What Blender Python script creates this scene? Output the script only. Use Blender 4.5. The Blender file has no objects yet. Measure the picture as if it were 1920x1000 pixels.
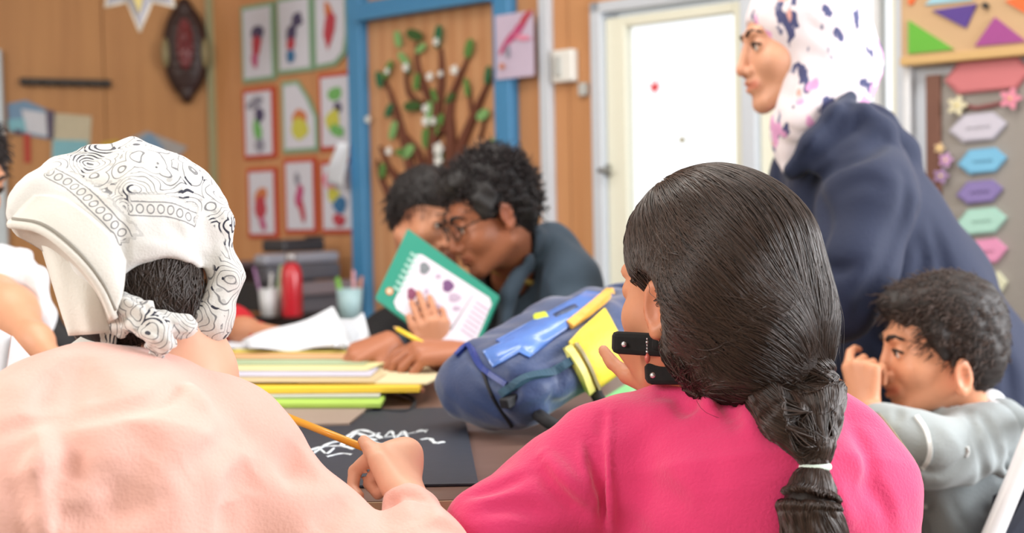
import bpy, math, random
import numpy as np
from mathutils import Vector, Matrix

random.seed(4); RNG = np.random.default_rng(4)
C = bpy.context.scene.collection
SC = bpy.context.scene

# ------------------------------------------------------------------ camera
F = 2400.0
CAM = np.array((0.0, 0.0, 1.03))
PITCH, ROLL = math.atan(100 / F), 0.02
_f = np.array((0, math.cos(PITCH), -math.sin(PITCH)))
_u0 = np.array((0, math.sin(PITCH), math.cos(PITCH)))
_x = np.array((1.0, 0, 0))
CR = _x * math.cos(ROLL) - _u0 * math.sin(ROLL)
CU = _u0 * math.cos(ROLL) + _x * math.sin(ROLL)
CF = _f
cam_d = bpy.data.cameras.new('camera'); cam = bpy.data.objects.new('camera', cam_d); C.objects.link(cam)
cam_d.sensor_width = 36; cam_d.lens = 36 * F / 1920
cam_d.dof.use_dof = True; cam_d.dof.focus_distance = 1.34; cam_d.dof.aperture_fstop = 4.0
cam_d.clip_start = 0.05
m = Matrix.Identity(4)
for i in range(3):
    m[i][0], m[i][1], m[i][2], m[i][3] = CR[i], CU[i], -CF[i], CAM[i]
cam.matrix_world = m
SC.camera = cam

# ------------------------------------------------------------------ world, lights, exposure
w = bpy.data.worlds.new('world'); SC.world = w; w.use_nodes = True
bg = w.node_tree.nodes['Background']
bg.inputs[0].default_value = (0.93, 0.97, 1.0, 1); bg.inputs[1].default_value = 1.35
SC.view_settings.view_transform = 'Standard'; SC.view_settings.look = 'None'
SC.view_settings.exposure = 0.2; SC.view_settings.gamma = 1; SC.view_settings.use_curve_mapping = False

def area(name, loc, target, sx, sy, energy, col):
    l = bpy.data.lights.new(name, 'AREA'); l.shape = 'RECTANGLE'; l.size = sx; l.size_y = sy
    l.energy = energy; l.color = col
    o = bpy.data.objects.new(name, l); C.objects.link(o); o.location = loc
    o.rotation_euler = (Vector(target) - Vector(loc)).to_track_quat('-Z', 'Y').to_euler()
    return o
# daylight through big windows on the right and on the left, ceiling tubes, added fill at the rear
area('window_light', (3.0, 1.3, 1.65), (0.3, 1.8, 0.8), 2.2, 1.3, 130, (0.97, 0.98, 1.0))
area('side_window_light', (-2.6, 0.2, 2.2), (-0.2, 1.7, 0.9), 1.6, 1.2, 60, (1.0, 0.97, 0.93))
area('rear_fill_light', (-0.9, -1.25, 1.9), (0.1, 1.6, 0.8), 1.8, 1.0, 7, (1.0, 0.98, 0.95))  # soft fill added behind the camera to lift the lower parts, no window there
area('ceiling_lamp', (-0.2, 2.3, 2.65), (-0.2, 2.3, 0), 2.2, 0.5, 30, (1.0, 0.95, 0.88))

# ------------------------------------------------------------------ placing helpers
def P(x, y, d):
    return CAM + d * (CF + (x - 960) / F * CR - (y - 500) / F * CU)
def V(a, b, c):
    return a * CR + b * CU + c * CF
def T(x, y, z):
    r = CF + (x - 960) / F * CR - (y - 500) / F * CU
    return CAM + r * ((z - CAM[2]) / r[2])

# ------------------------------------------------------------------ materials
MATS = {}
def lin(c):
    return tuple(((v / 255) / 12.92 if v / 255 <= 0.04045 else ((v / 255 + 0.055) / 1.055) ** 2.4) for v in c[:3]) + (1,)
def mat(name, rgb=(200, 200, 200), rough=0.7, bump=0.0, scale=60, vary=0.0, attr=None, metal=0, sheen=0, sss=0,
        rgb2=None, kind='noise', stretch=(1, 1, 1), spec=0.5, coat=0):
    if name in MATS: return MATS[name]
    m = bpy.data.materials.new(name); m.use_nodes = True; MATS[name] = m
    nt = m.node_tree; b = nt.nodes['Principled BSDF']
    b.inputs['Roughness'].default_value = rough; b.inputs['Metallic'].default_value = metal
    b.inputs['Specular IOR Level'].default_value = spec
    b.inputs['Coat Weight'].default_value = coat
    if sheen:
        b.inputs['Sheen Weight'].default_value = sheen
        b.inputs['Sheen Roughness'].default_value = 0.5
    if sss:
        b.inputs['Subsurface Weight'].default_value = sss
        b.inputs['Subsurface Radius'].default_value = (1, 0.35, 0.2)
        b.inputs['Subsurface Scale'].default_value = 0.006
    tc = nt.nodes.new('ShaderNodeTexCoord'); mp = nt.nodes.new('ShaderNodeMapping')
    mp.inputs['Scale'].default_value = stretch
    nt.links.new(tc.outputs['Object'], mp.inputs[0])
    if kind == 'wave':
        tx = nt.nodes.new('ShaderNodeTexWave'); tx.inputs['Distortion'].default_value = 3.5
        tx.inputs['Detail'].default_value = 3; tx.inputs['Scale'].default_value = scale
    else:
        tx = nt.nodes.new('ShaderNodeTexNoise'); tx.inputs['Scale'].default_value = scale
        tx.inputs['Detail'].default_value = 4
    nt.links.new(mp.outputs[0], tx.inputs['Vector'])
    fac = tx.outputs['Fac']
    col = None
    if attr:
        at = nt.nodes.new('ShaderNodeAttribute'); at.attribute_name = attr; col = at.outputs['Color']
    mx = nt.nodes.new('ShaderNodeMix'); mx.data_type = 'RGBA'
    c1 = lin(rgb)
    c2 = lin(rgb2) if rgb2 else tuple(v * (1 - vary) for v in c1[:3]) + (1,)
    mx.inputs['A'].default_value = c1; mx.inputs['B'].default_value = c2
    nt.links.new(fac, mx.inputs['Factor'])
    out = mx.outputs['Result']
    if col is not None:
        mm = nt.nodes.new('ShaderNodeMix'); mm.data_type = 'RGBA'; mm.blend_type = 'MULTIPLY'
        mm.inputs['Factor'].default_value = 1
        nt.links.new(out, mm.inputs['A']); nt.links.new(col, mm.inputs['B']); out = mm.outputs['Result']
    nt.links.new(out, b.inputs['Base Color'])
    if bump:
        bn = nt.nodes.new('ShaderNodeBump'); bn.inputs['Strength'].default_value = bump
        bn.inputs['Distance'].default_value = 0.002
        n2 = nt.nodes.new('ShaderNodeTexNoise'); n2.inputs['Scale'].default_value = scale * (1 if kind != 'wave' else 6)
        nt.links.new(mp.outputs[0], n2.inputs['Vector'])
        nt.links.new(n2.outputs['Fac'], bn.inputs['Height']); nt.links.new(bn.outputs[0], b.inputs['Normal'])
    return m

# ------------------------------------------------------------------ object helpers
def link(o, parent=None):
    C.objects.link(o)
    if parent is not None:
        o.parent = parent
        o.matrix_parent_inverse = parent.matrix_world.inverted()
    return o
def tag(o, label=None, cat=None, group=None, kind=None):
    if label: o['label'] = label
    if cat: o['category'] = cat
    if group: o['group'] = group
    if kind: o['kind'] = kind
    return o
def thing(name, loc, label, cat, group=None):
    o = bpy.data.objects.new(name, None); C.objects.link(o); o.empty_display_size = 0.05
    o.location = Vector([float(v) for v in loc]); o.matrix_world = Matrix.Translation(o.location)
    return tag(o, label, cat, group)
def mesh(name, verts, faces, m, parent=None, smooth=False, cols=None, bevel=0, label=None):
    me = bpy.data.meshes.new(name)
    v = np.asarray(verts, dtype=np.float64)
    org = v.mean(axis=0)
    if parent is None: pass
    v = v - org
    me.from_pydata(v.tolist() if len(v) < 5000 else v.tolist(), [], faces if isinstance(faces, list) else faces.tolist())
    me.update()
    if smooth: me.polygons.foreach_set('use_smooth', [True] * len(me.polygons))
    if m is not None:
        if isinstance(m, (list, tuple)):
            for q in m: me.materials.append(q)
        else: me.materials.append(m)
    if cols is not None:
        a = me.attributes.new('Col', 'FLOAT_COLOR', 'POINT')
        cc = np.ones((len(v), 4), dtype=np.float32); cc[:, :3] = cols
        a.data.foreach_set('color', cc.ravel())
    o = bpy.data.objects.new(name, me)
    o.location = Vector(org.tolist()); o.matrix_world = Matrix.Translation(o.location)
    link(o, parent)
    if bevel:
        b = o.modifiers.new('b', 'BEVEL'); b.width = bevel; b.segments = 2; b.limit_method = 'ANGLE'
    if label: o['label'] = label
    return o
BOXF = [[0, 3, 2, 1], [4, 5, 6, 7], [0, 1, 5, 4], [1, 2, 6, 5], [2, 3, 7, 6], [3, 0, 4, 7]]
def obox(c, ax, ay, az):
    c, ax, ay, az = map(np.asarray, (c, ax, ay, az))
    return [c + sx * ax + sy * ay + sz * az for sz in (-1, 1) for sx, sy in ((-1, -1), (1, -1), (1, 1), (-1, 1))]
def boxes(name, lst, m, parent=None, bevel=0, label=None):
    v, f = [], []
    for b in lst:
        n = len(v); v += obox(*b); f += [[i + n for i in q] for q in BOXF]
    return mesh(name, v, f, m, parent, bevel=bevel, label=label)
def prism(name, pts, nrm, th, m, parent=None, bevel=0, label=None, smooth=False):
    """a flat outline (3-D points) given thickness th along nrm"""
    pts = [np.asarray(p) for p in pts]; nrm = np.asarray(nrm); n = len(pts)
    v = pts + [p + nrm * th for p in pts]
    f = [list(range(n))[::-1], [i + n for i in range(n)]] + [[i, (i + 1) % n, (i + 1) % n + n, i + n] for i in range(n)]
    return mesh(name, v, f, m, parent, bevel=bevel, label=label, smooth=smooth)
def frame_of(d):
    d = d / np.linalg.norm(d); a = np.array((0, 0, 1.0)) if abs(d[2]) < 0.9 else np.array((1.0, 0, 0))
    s = np.cross(d, a); s /= np.linalg.norm(s); return s, np.cross(s, d), d
def tube_geo(pts, rad, n=8, sx=1.0):
    pts = [np.asarray(p, float) for p in pts]; v, f = [], []
    if np.isscalar(rad): rad = [rad] * len(pts)
    ps = None
    for i, p in enumerate(pts):
        d = pts[min(i + 1, len(pts) - 1)] - pts[max(i - 1, 0)]
        s, t, d = frame_of(d)
        if ps is not None:
            s = ps - d * np.dot(ps, d); s /= np.linalg.norm(s); t = np.cross(s, d)
        ps = s
        for k in range(n):
            a = 2 * math.pi * k / n
            v.append(p + rad[i] * (math.cos(a) * s * sx + math.sin(a) * t))
    for i in range(len(pts) - 1):
        for k in range(n):
            f.append([i * n + k, i * n + (k + 1) % n, (i + 1) * n + (k + 1) % n, (i + 1) * n + k])
    f.append(list(range(n))[::-1]); f.append([(len(pts) - 1) * n + k for k in range(n)])
    return v, f
def tube(name, pts, rad, m, parent=None, n=8, label=None):
    v, f = tube_geo(pts, rad, n); return mesh(name, v, f, m, parent, smooth=True, label=label)
def tubes(name, lst, m, parent=None, n=6, label=None):
    v, f = [], []
    for pts, r in lst:
        a, b = tube_geo(pts, r, n); k = len(v); v += a; f += [[i + k for i in q] for q in b]
    return mesh(name, v, f, m, parent, smooth=True, label=label)
def lathe(name, base, prof, m, parent=None, n=20, axis=(0, 0, 1), label=None):
    s, t, d = frame_of(np.asarray(axis, float)); base = np.asarray(base); v, f = [], []
    for r, h in prof:
        for k in range(n):
            a = 2 * math.pi * k / n; v.append(base + d * h + max(r, 1e-4) * (math.cos(a) * s + math.sin(a) * t))
    for i in range(len(prof) - 1):
        for k in range(n): f.append([i * n + k, (i + 1) * n + k, (i + 1) * n + (k + 1) % n, i * n + (k + 1) % n])
    f.append([k for k in range(n)]); f.append([(len(prof) - 1) * n + k for k in range(n)][::-1])
    return mesh(name, v, f, m, parent, smooth=True, label=label)
def spline(pts, n=40):
    """Catmull-Rom through pts (rows may carry extra columns)"""
    p = np.asarray(pts, float); p = np.vstack([2 * p[0] - p[1], p, 2 * p[-1] - p[-2]]); out = []
    k = len(p) - 3
    for j in range(n):
        u = j / (n - 1) * k; i = min(int(u), k - 1); t = u - i
        a, b, c, d = p[i], p[i + 1], p[i + 2], p[i + 3]
        out.append(0.5 * (2 * b + (c - a) * t + (2 * a - 5 * b + 4 * c - d) * t * t + (3 * b - a - 3 * c + d) * t ** 3))
    return np.array(out)

# ------------------------------------------------------------------ smooth solid modelling (distance fields to mesh)
class Solid:
    def __init__(self): self.ops = []; self.lo = np.full(3, 1e9); self.hi = -self.lo
    def _bb(self, p, r):
        p = np.atleast_2d(p); self.lo = np.minimum(self.lo, p.min(0) - r); self.hi = np.maximum(self.hi, p.max(0) + r)
    def cone(self, a, b, ra, rb, k=0.012, op='u', s=None):
        a = np.asarray(a, float); b = np.asarray(b, float)
        if op == 'u': self._bb(a, ra * 1.3); self._bb(b, rb * 1.3)
        self.ops.append((op, k, 'c', (a, b, ra, rb, s))); return self
    def chain(self, pts, rad, k=0.012, op='u', s=None):
        if np.isscalar(rad): rad = [rad] * len(pts)
        for i in range(len(pts) - 1): self.cone(pts[i], pts[i + 1], rad[i], rad[i + 1], k, op, s)
        return self
    def ell(self, c, r, R=None, k=0.012, op='u'):
        c = np.asarray(c, float); r = np.asarray(r, float) if not np.isscalar(r) else np.full(3, float(r))
        if op == 'u': self._bb(c, r.max())
        self.ops.append((op, k, 'e', (c, r, R))); return self
    def box(self, c, h, R=None, rnd=0.01, k=0.012, op='u'):
        c = np.asarray(c, float); h = np.asarray(h, float)
        if op == 'u': self._bb(c, np.linalg.norm(h) + rnd)
        self.ops.append((op, k, 'b', (c, h, R, rnd))); return self
    def crease(self, pts, depth, width):
        """a valley (depth > 0) or ridge (depth < 0) along a polyline"""
        pts = spline(pts, max(6, 3 * len(pts))) if len(pts) > 2 else np.asarray(pts, float)
        self.ops.append(('g', 0, 'g', (pts, depth, width))); return self
    def wob(self, amp, freq, ph=0.0, dirs=None):
        self.ops.append(('w', 0, 'w', (amp, freq, ph))); return self
    def func(self, fn):
        self.ops.append(('f', 0, 'f', fn)); return self
    @staticmethod
    def prim(t, a, p):
            if t == 'c':
                A, B, ra, rb, s = a; ab = B - A; q = p - A
                l2 = max(ab @ ab, 1e-12); h = np.clip(q @ ab / l2, 0, 1)
                w_ = q - h[:, None] * ab
                if s is not None:      # flattened along axis s[0] by factor s[1]
                    ax, fc = s; cc = w_ @ ax; w_ = w_ + np.outer(cc * (1 / fc - 1), ax)
                    e = np.sqrt((w_ ** 2).sum(1)) - (ra + (rb - ra) * h); e = e * min(1, fc) if fc < 1 else e
                else:
                    e = np.sqrt((w_ ** 2).sum(1)) - (ra + (rb - ra) * h)
            elif t == 'e':
                c, r, R = a; q = p - c
                if R is not None: q = q @ R
                k0 = np.sqrt(((q / r) ** 2).sum(1)); k1 = np.sqrt(((q / r ** 2) ** 2).sum(1))
                e = k0 * (k0 - 1) / np.maximum(k1, 1e-9)
                e = np.where(k0 < 1e-6, -r.min(), e)
            elif t == 'b':
                c, hh, R, rnd = a; q = p - c
                if R is not None: q = q @ R
                q = np.abs(q) - hh; e = np.sqrt((np.maximum(q, 0) ** 2).sum(1)) + np.minimum(q.max(1), 0) - rnd
            return e
    def ev(self, p):
        d = np.full(len(p), 1e3)
        for op, k, t, a in self.ops:
            if t in 'ceb': e = Solid.prim(t, a, p)
            elif t == 'g':
                pts, dep, wd = a; m2 = np.full(len(p), 1e9)
                near = np.all((p > pts.min(0) - 3 * wd) & (p < pts.max(0) + 3 * wd), axis=1)
                if near.any():
                    pn = p[near]; mm = np.full(len(pn), 1e9); tt = np.zeros(len(pn)); n = len(pts) - 1
                    for i in range(n):
                        ab = pts[i + 1] - pts[i]; q = pn - pts[i]; h = np.clip(q @ ab / max(ab @ ab, 1e-12), 0, 1)
                        w_ = q - h[:, None] * ab; dd = (w_ ** 2).sum(1); c_ = dd < mm
                        mm = np.where(c_, dd, mm); tt = np.where(c_, (i + h) / n, tt)
                    taper = np.sin(np.pi * np.clip(tt, 0.04, 0.96)) ** 0.6
                    d[near] += dep * taper * np.exp(-mm / wd ** 2)
                continue
            elif t == 'w':
                amp, fr, ph = a
                x, y, z = (p * fr).T
                d = d + amp * (np.sin(x + 1.7 * np.sin(y * 0.9 + ph)) * np.sin(y + 1.3 * np.sin(z * 1.1 + ph) + 1) + 0.6 * np.sin(z * 1.9 + x + ph) * np.sin(y * 2.1 - z))
                continue
            elif t == 'f':
                d = a(p, d); continue
            if op == 'u':
                if k > 0:
                    h = np.maximum(k - np.abs(d - e), 0) / k; d = np.minimum(d, e) - h * h * k / 4
                else: d = np.minimum(d, e)
            elif op == 's':
                e = -e; h = np.maximum(k - np.abs(d - e), 0) / max(k, 1e-9); d = np.maximum(d, e) + h * h * k / 4
            elif op == 'i':
                h = np.maximum(k - np.abs(d - e), 0) / max(k, 1e-9); d = np.maximum(d, e) + h * h * k / 4
        return d
    def grad(self, p, e=0.0008):
        g = np.zeros_like(p)
        for i in range(3):
            o = np.zeros(3); o[i] = e; g[:, i] = self.ev(p + o) - self.ev(p - o)
        return g / np.maximum(np.sqrt((g ** 2).sum(1)), 1e-9)[:, None]
    def hit(self, x, y, d0=0.7, d1=6.0):
        """where the line of sight through a pixel first meets the solid (None when it misses)"""
        r = P(x, y, 1.0) - CAM; t = d0
        for _ in range(160):
            q = CAM + r * t; e = self.ev(q[None])[0]
            if e < 0.0006: return q
            t += max(e * 0.7, 0.0006)
            if t > d1: return None
        return q
    def hits(self, pix, d0=0.7, d1=6.0):
        r = np.array([P(x, y, 1.0) - CAM for x, y in pix]); t = np.full(len(r), d0)
        for _ in range(120):
            e = self.ev(CAM + r * t[:, None]); ok = e < 0.0006
            t = np.where(ok, t, t + np.maximum(e * 0.75, 0.0006)); t = np.minimum(t, d1)
            if (ok | (t >= d1)).all(): break
        return [CAM + r[i] * t[i] for i in range(len(r)) if t[i] < d1 - .001]
    def creasepix(self, pix, depth, width, d0=0.7, d1=6.0):
        h = self.hits(pix, d0, d1)
        if len(h) >= 2: self.crease(h, depth, width)
        return self
    def mesh(self, name, res, m, parent=None, colfn=None, label=None, B=8, lo=None, hi=None):
        lo = (self.lo if lo is None else lo) - 3 * res; hi = (self.hi if hi is None else hi) + 3 * res
        nb = np.ceil((hi - lo) / res / B).astype(int); n = nb * B + 1
        bc = np.stack(np.meshgrid(*[np.arange(k) for k in nb], indexing='ij'), -1).reshape(-1, 3)
        cen = lo + (bc + 0.5) * B * res
        dc = self.ev(cen); rad = B * res * 0.87
        act = bc[np.abs(dc) < rad * 1.9 + 0.01]
        vals = np.repeat(np.repeat(np.repeat(dc.reshape(nb), B, 0), B, 1), B, 2).astype(np.float32)
        vals = np.pad(vals, ((0, 1),) * 3, mode='edge')
        off = np.stack(np.meshgrid(*[np.arange(B + 1)] * 3, indexing='ij'), -1).reshape(-1, 3)
        full = self.ops; tile = act // 3; key = (tile[:, 0] * 4096 + tile[:, 1]) * 4096 + tile[:, 2]
        order = np.argsort(key, kind='stable'); act = act[order]; cuts = np.r_[0, np.nonzero(np.diff(key[order]))[0] + 1, len(act)]
        for s, e_ in zip(cuts[:-1], cuts[1:]):
            a = act[s:e_]; cc_ = lo + (a + .5).mean(0) * B * res; rad_ = (np.sqrt((((a + .5) * B * res + lo - cc_) ** 2).sum(1)).max() + B * res * .9) * 1.05
            self.ops = full; D_ = self.ev(cc_[None])[0]; keep_ = []
            for o in full:
                if o[2] in 'ceb' and o[0] in 'us':
                    e1 = Solid.prim(o[2], o[3], cc_[None])[0]
                    if o[2] == 'e': e1 *= .8 if e1 > 0 else 1
                    if o[0] == 'u' and e1 - rad_ > D_ + rad_ + o[1] + .012: continue
                    if o[0] == 's' and -e1 + rad_ < D_ - rad_ - o[1] - .012: continue
                keep_.append(o)
            self.ops = keep_; idx = (a[:, None, :] * B + off[None]).reshape(-1, 3)
            vals[idx[:, 0], idx[:, 1], idx[:, 2]] = self.ev(lo + idx * res)
        self.ops = full
        ins = vals < 0
        # surface nets
        c = sum(ins[i:n[0] - 1 + i, j:n[1] - 1 + j, k:n[2] - 1 + k].astype(np.int8) for i in (0, 1) for j in (0, 1) for k in (0, 1))
        cells = np.argwhere((c > 0) & (c < 8))
        cid = np.full(c.shape, -1, np.int32); cid[tuple(cells.T)] = np.arange(len(cells))
        acc = np.zeros((len(cells), 3)); cnt = np.zeros(len(cells))
        corners = [(0, 0, 0), (1, 0, 0), (0, 1, 0), (1, 1, 0), (0, 0, 1), (1, 0, 1), (0, 1, 1), (1, 1, 1)]
        for ai, A in enumerate(corners):
            for Bc in corners[ai + 1:]:
                if sum(abs(A[i] - Bc[i]) for i in range(3)) != 1: continue
                va = vals[tuple((cells + A).T)]; vb = vals[tuple((cells + Bc).T)]
                cr = (va < 0) != (vb < 0); t = np.where(cr, va / np.where(va == vb, 1, va - vb), 0)
                pt = np.asarray(A) + t[:, None] * (np.asarray(Bc) - np.asarray(A))
                acc[cr] += pt[cr]; cnt[cr] += 1
        v = lo + (cells + acc / cnt[:, None]) * res
        faces = []
        for ax in range(3):
            b_, c_ = [(1, 2), (2, 0), (0, 1)][ax]
            s0 = [slice(None)] * 3; s1 = [slice(None)] * 3; s0[ax] = slice(0, -1); s1[ax] = slice(1, None)
            A0 = ins[tuple(s0)]; A1 = ins[tuple(s1)]
            e = np.argwhere(A0 != A1)
            e = e[(e[:, b_] > 0) & (e[:, c_] > 0) & (e[:, b_] < c.shape[b_]) & (e[:, c_] < c.shape[c_])]
            db = np.zeros(3, int); db[b_] = 1; dc_ = np.zeros(3, int); dc_[c_] = 1
            q = np.stack([cid[tuple((e - db - dc_).T)], cid[tuple((e - dc_).T)], cid[tuple(e.T)], cid[tuple((e - db).T)]], 1)
            fl = ins[tuple(e.T)]
            q = np.where(fl[:, None], q, q[:, ::-1]); faces.append(q[(q >= 0).all(1)])
        f = np.vstack(faces)
        for _ in range(2):
            dd = self.ev(v); v = v - self.grad(v) * np.clip(dd, -res * .5, res * .5)[:, None] * 0.8
        cols = colfn(v) if colfn else None
        return mesh(name, v, f, m, parent, smooth=True, cols=cols, label=label)

def cap(p, a, b):
    """distance from points to a segment"""
    ab = np.asarray(b) - a; q = p - a; h = np.clip(q @ ab / max(ab @ ab, 1e-12), 0, 1); return np.sqrt(((q - h[:, None] * ab) ** 2).sum(1))

def hairs(name, curves, rad, m, parent, label=None):
    """curves: list of (n,3) arrays -> one curves object"""
    org = np.concatenate(curves).mean(0)
    h = bpy.data.hair_curves.new(name); h.add_curves([len(c) for c in curves])
    a = np.concatenate(curves) - org
    h.attributes['position'].data.foreach_set('vector', a.astype(np.float32).ravel())
    ra = h.attributes.new('radius', 'FLOAT', 'POINT') if 'radius' not in h.attributes else h.attributes['radius']
    rr = np.concatenate([rad * np.clip(1.25 - np.linspace(0, 1, len(c)) ** 3, 0.1, 1) for c in curves]).astype(np.float32)
    ra.data.foreach_set('value', rr)
    h.materials.append(m)
    o = bpy.data.objects.new(name, h); o.location = Vector(org.tolist()); o.matrix_world = Matrix.Translation(o.location)
    link(o, parent); o['kind'] = 'stuff'
    if label: o['label'] = label
    return o
# ================================================================== the room
class Wall:
    """a vertical wall through two ground points; s runs along it, off stands out towards the room"""
    def __init__(self, A, B):
        self.A = np.array((A[0], A[1], 0.0)); B = np.array((B[0], B[1], 0.0))
        self.t = (B - self.A) / np.linalg.norm(B - self.A); self.z = np.array((0, 0, 1.0))
        self.n = np.cross(self.t, self.z)
        if self.n @ (CAM - self.A) < 0: self.n = -self.n
    def at(self, x, y, off=0.0):
        r = P(x, y, 1) - CAM; k = ((self.A + self.n * off - CAM) @ self.n) / (r @ self.n)
        q = CAM + r * k - self.A; return float(q @ self.t), float(q[2])
    def pt(self, s, z, off=0.0): return self.A + self.t * s + self.z * z + self.n * off
    def box(self, s0, s1, z0, z1, o0, o1):
        return (self.pt((s0 + s1) / 2, (z0 + z1) / 2, (o0 + o1) / 2), self.t * abs(s1 - s0) / 2, self.n * (o1 - o0) / 2, self.z * abs(z1 - z0) / 2)
Dw = lambda x: 1 / (.204 + .00008 * (x - 560))
q1, q2, q3 = P(560, 400, Dw(560)), P(1400, 400, Dw(1400)), P(0, 400, 5.05)
W2 = Wall(P(405, 400, Dw(405)), q2)
W1 = Wall(P(405, 400, Dw(405)), q3)
sx2 = lambda x, y=400: W2.at(x, y)[0]

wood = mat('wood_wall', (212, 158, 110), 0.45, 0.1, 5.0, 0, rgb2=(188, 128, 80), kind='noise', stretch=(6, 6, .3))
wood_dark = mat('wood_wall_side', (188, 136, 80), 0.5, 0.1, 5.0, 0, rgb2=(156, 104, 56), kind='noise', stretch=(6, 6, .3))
white_p = mat('white_paint', (226, 228, 232), 0.45, 0.05, 40, 0.05)
cream_p = mat('cream_paint', (236, 236, 218), 0.4, 0.05, 40, 0.04)
grey_p = mat('pale_grey_paint', (205, 212, 222), 0.4, 0.05, 40, 0.05)
blue_p = mat('blue_paint', (70, 140, 190), 0.45, 0.1, 30, 0.15)
floor_m = mat('floor_vinyl', (128, 118, 108), 0.4, 0.05, 8, 0.15)
HZ = 2.75
def st(o): o['kind'] = 'structure'; return o
fl = st(boxes('floor', [((0, 2.2, -0.02), (3.2, 0, 0), (0, 3.6, 0), (0, 0, 0.02))], floor_m))
st(boxes('ceiling', [((0, 2.2, HZ + .04), (3.2, 0, 0), (0, 3.6, 0), (0, 0, 0.03))], mat('white_ceiling', (226, 226, 222), .8)))
st(boxes('wall_behind', [((0, -1.42, HZ / 2), (3.2, 0, 0), (0, .04, 0), (0, 0, HZ / 2))], mat('pale_wall', (206, 190, 168), .7)))
st(boxes('wall_far_left', [((-3.2, 1.6, HZ / 2), (.04, 0, 0), (0, 3.0, 0), (0, 0, HZ / 2))], MATS['pale_wall']))
# right hand wall with a window opening, beyond the picture
for nm_, z0_, z1_ in (('wall_window_side', 0, .9), ('wall_window_top', 2.3, HZ)):
    st(boxes(nm_, [((3.15, 1.6, (z0_ + z1_) / 2), (.04, 0, 0), (0, 3.0, 0), (0, 0, (z1_ - z0_) / 2))], MATS['white_paint'] if 'white_paint' in MATS else mat('white_paint', (226, 228, 232), 0.45, 0.05, 40, 0.05)))
# back wall: solid part with wooden boards, opening for the glazed door, boards above it
sO0, sO1 = sx2(1118), sx2(1702); zt = W2.at(1150, 20)[1] + .03
sEnd = sx2(1920) + .75
def planks(name, wl, s0, s1, z0, z1, m, pw=0.30):
    root = st(boxes(name, [wl.box(s0, s1, z0, z1, -.10, -.012)], m))
    s = s0; me = None
    while s < s1 - 0.01:
        e = min(s + pw, s1); mb = wl.box(s + .0015, e - .0015, z0, z1, -.012, 0)
        boxes('board', [mb], m, root, bevel=.002); s = e
    return root
wall_back = planks('wall_back', W2, 0, sO0, 0, HZ, wood)
wall_head = st(boxes('wall_header', [W2.box(sO0, sO1, zt, HZ, -.10, 0)], wood))
wall_right = st(boxes('wall_right', [W2.box(sO1, sEnd, 0, HZ, -.10, 0)], grey_p))
s1e = W1.at(-60, 300)[0]
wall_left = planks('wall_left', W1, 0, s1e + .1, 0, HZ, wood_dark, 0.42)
st(boxes('wall_left_reveal', [W1.box(s1e + .1, s1e + 1.1, 0, HZ, -.10, 0)], white_p))
# corner strip
sa = W1.at(394, 300)[0]
st(boxes('trim_1', [W1.box(0, sa, 0, HZ, 0, .02), W2.box(0, sx2(411), 0, HZ, 0, .02)], mat('grey_green_trim', (160, 158, 122), .5, .05, 40, .1)))
# white conduit strip
st(boxes('trim_2', [W2.box(sx2(1022, 200), sx2(1041, 200), 0, HZ, 0, .03)], grey_p, bevel=.004))
st(boxes('trim_3', [W2.box(sx2(1702), sx2(1716), 0, HZ, 0, .03)], white_p, bevel=.004))
# thin white window frame at the far left
wf = st(boxes('window_1', [W1.box(W1.at(12, 300)[0], W1.at(-12, 300)[0], .6, W1.at(0, 95)[1], 0, .05)], mat('pale_blue_frame', (196, 208, 214), .4, .05, 40, .1), bevel=.004))
boxes('window_frame', [W1.box(W1.at(-12, 300)[0], W1.at(-40, 300)[0], .6, W1.at(0, 95)[1], .0, .03)], white_p, wf, bevel=.004)

# ---- glazed door and side window in the opening (white frames)
glass = bpy.data.materials.new('window_glass'); glass.use_nodes = True
nt = glass.node_tree; nt.nodes.clear()
o_ = nt.nodes.new('ShaderNodeOutputMaterial'); mx = nt.nodes.new('ShaderNodeMixShader'); tr = nt.nodes.new('ShaderNodeBsdfTransparent')
gl = nt.nodes.new('ShaderNodeBsdfGlossy'); gl.inputs['Roughness'].default_value = .02; mx.inputs[0].default_value = .06
nt.links.new(tr.outputs[0], mx.inputs[1]); nt.links.new(gl.outputs[0], mx.inputs[2]); nt.links.new(mx.outputs[0], o_.inputs[0])
def zat(x, y): return W2.at(x, y)[1]
# outer frame
fr = st(boxes('door_frame', [W2.box(sO0, sx2(1138), 0, zt, -.09, .02), W2.box(sx2(1397), sx2(1425), 0, zt, -.09, .02),
          W2.box(sx2(1686), sO1, 0, zt, -.09, .02), W2.box(sO0, sO1, zt - .035, zt, -.09, .02)], grey_p, bevel=.005))
ztd = zat(1300, 12) ; zg = zat(1300, 32)
dr = st(boxes('door_1', [W2.box(sx2(1139), sx2(1175), .03, ztd, -.05, -.005), W2.box(sx2(1378), sx2(1396), .03, ztd, -.05, -.005),
          W2.box(sx2(1175), sx2(1378), zg, ztd, -.05, -.005), W2.box(sx2(1175), sx2(1378), .03, .18, -.05, -.005)], cream_p, bevel=.004))
boxes('door_pane', [W2.box(sx2(1175), sx2(1378), .18, zg, -.030, -.024)], glass, dr)
hd = boxes('door_handle', [W2.box(sx2(1137), sx2(1146), zat(1140, 332), zat(1140, 308), -.005, .006)], mat('steel', (150, 150, 145), .3, metal=1), dr, bevel=.002)
tubes('lever', [([W2.pt(sx2(1141), zat(1140, 320), .006), W2.pt(sx2(1141), zat(1140, 320), .045), W2.pt(sx2(1141) + .03, zat(1140, 320), .045)], .008)], MATS['steel'], hd)
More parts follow.
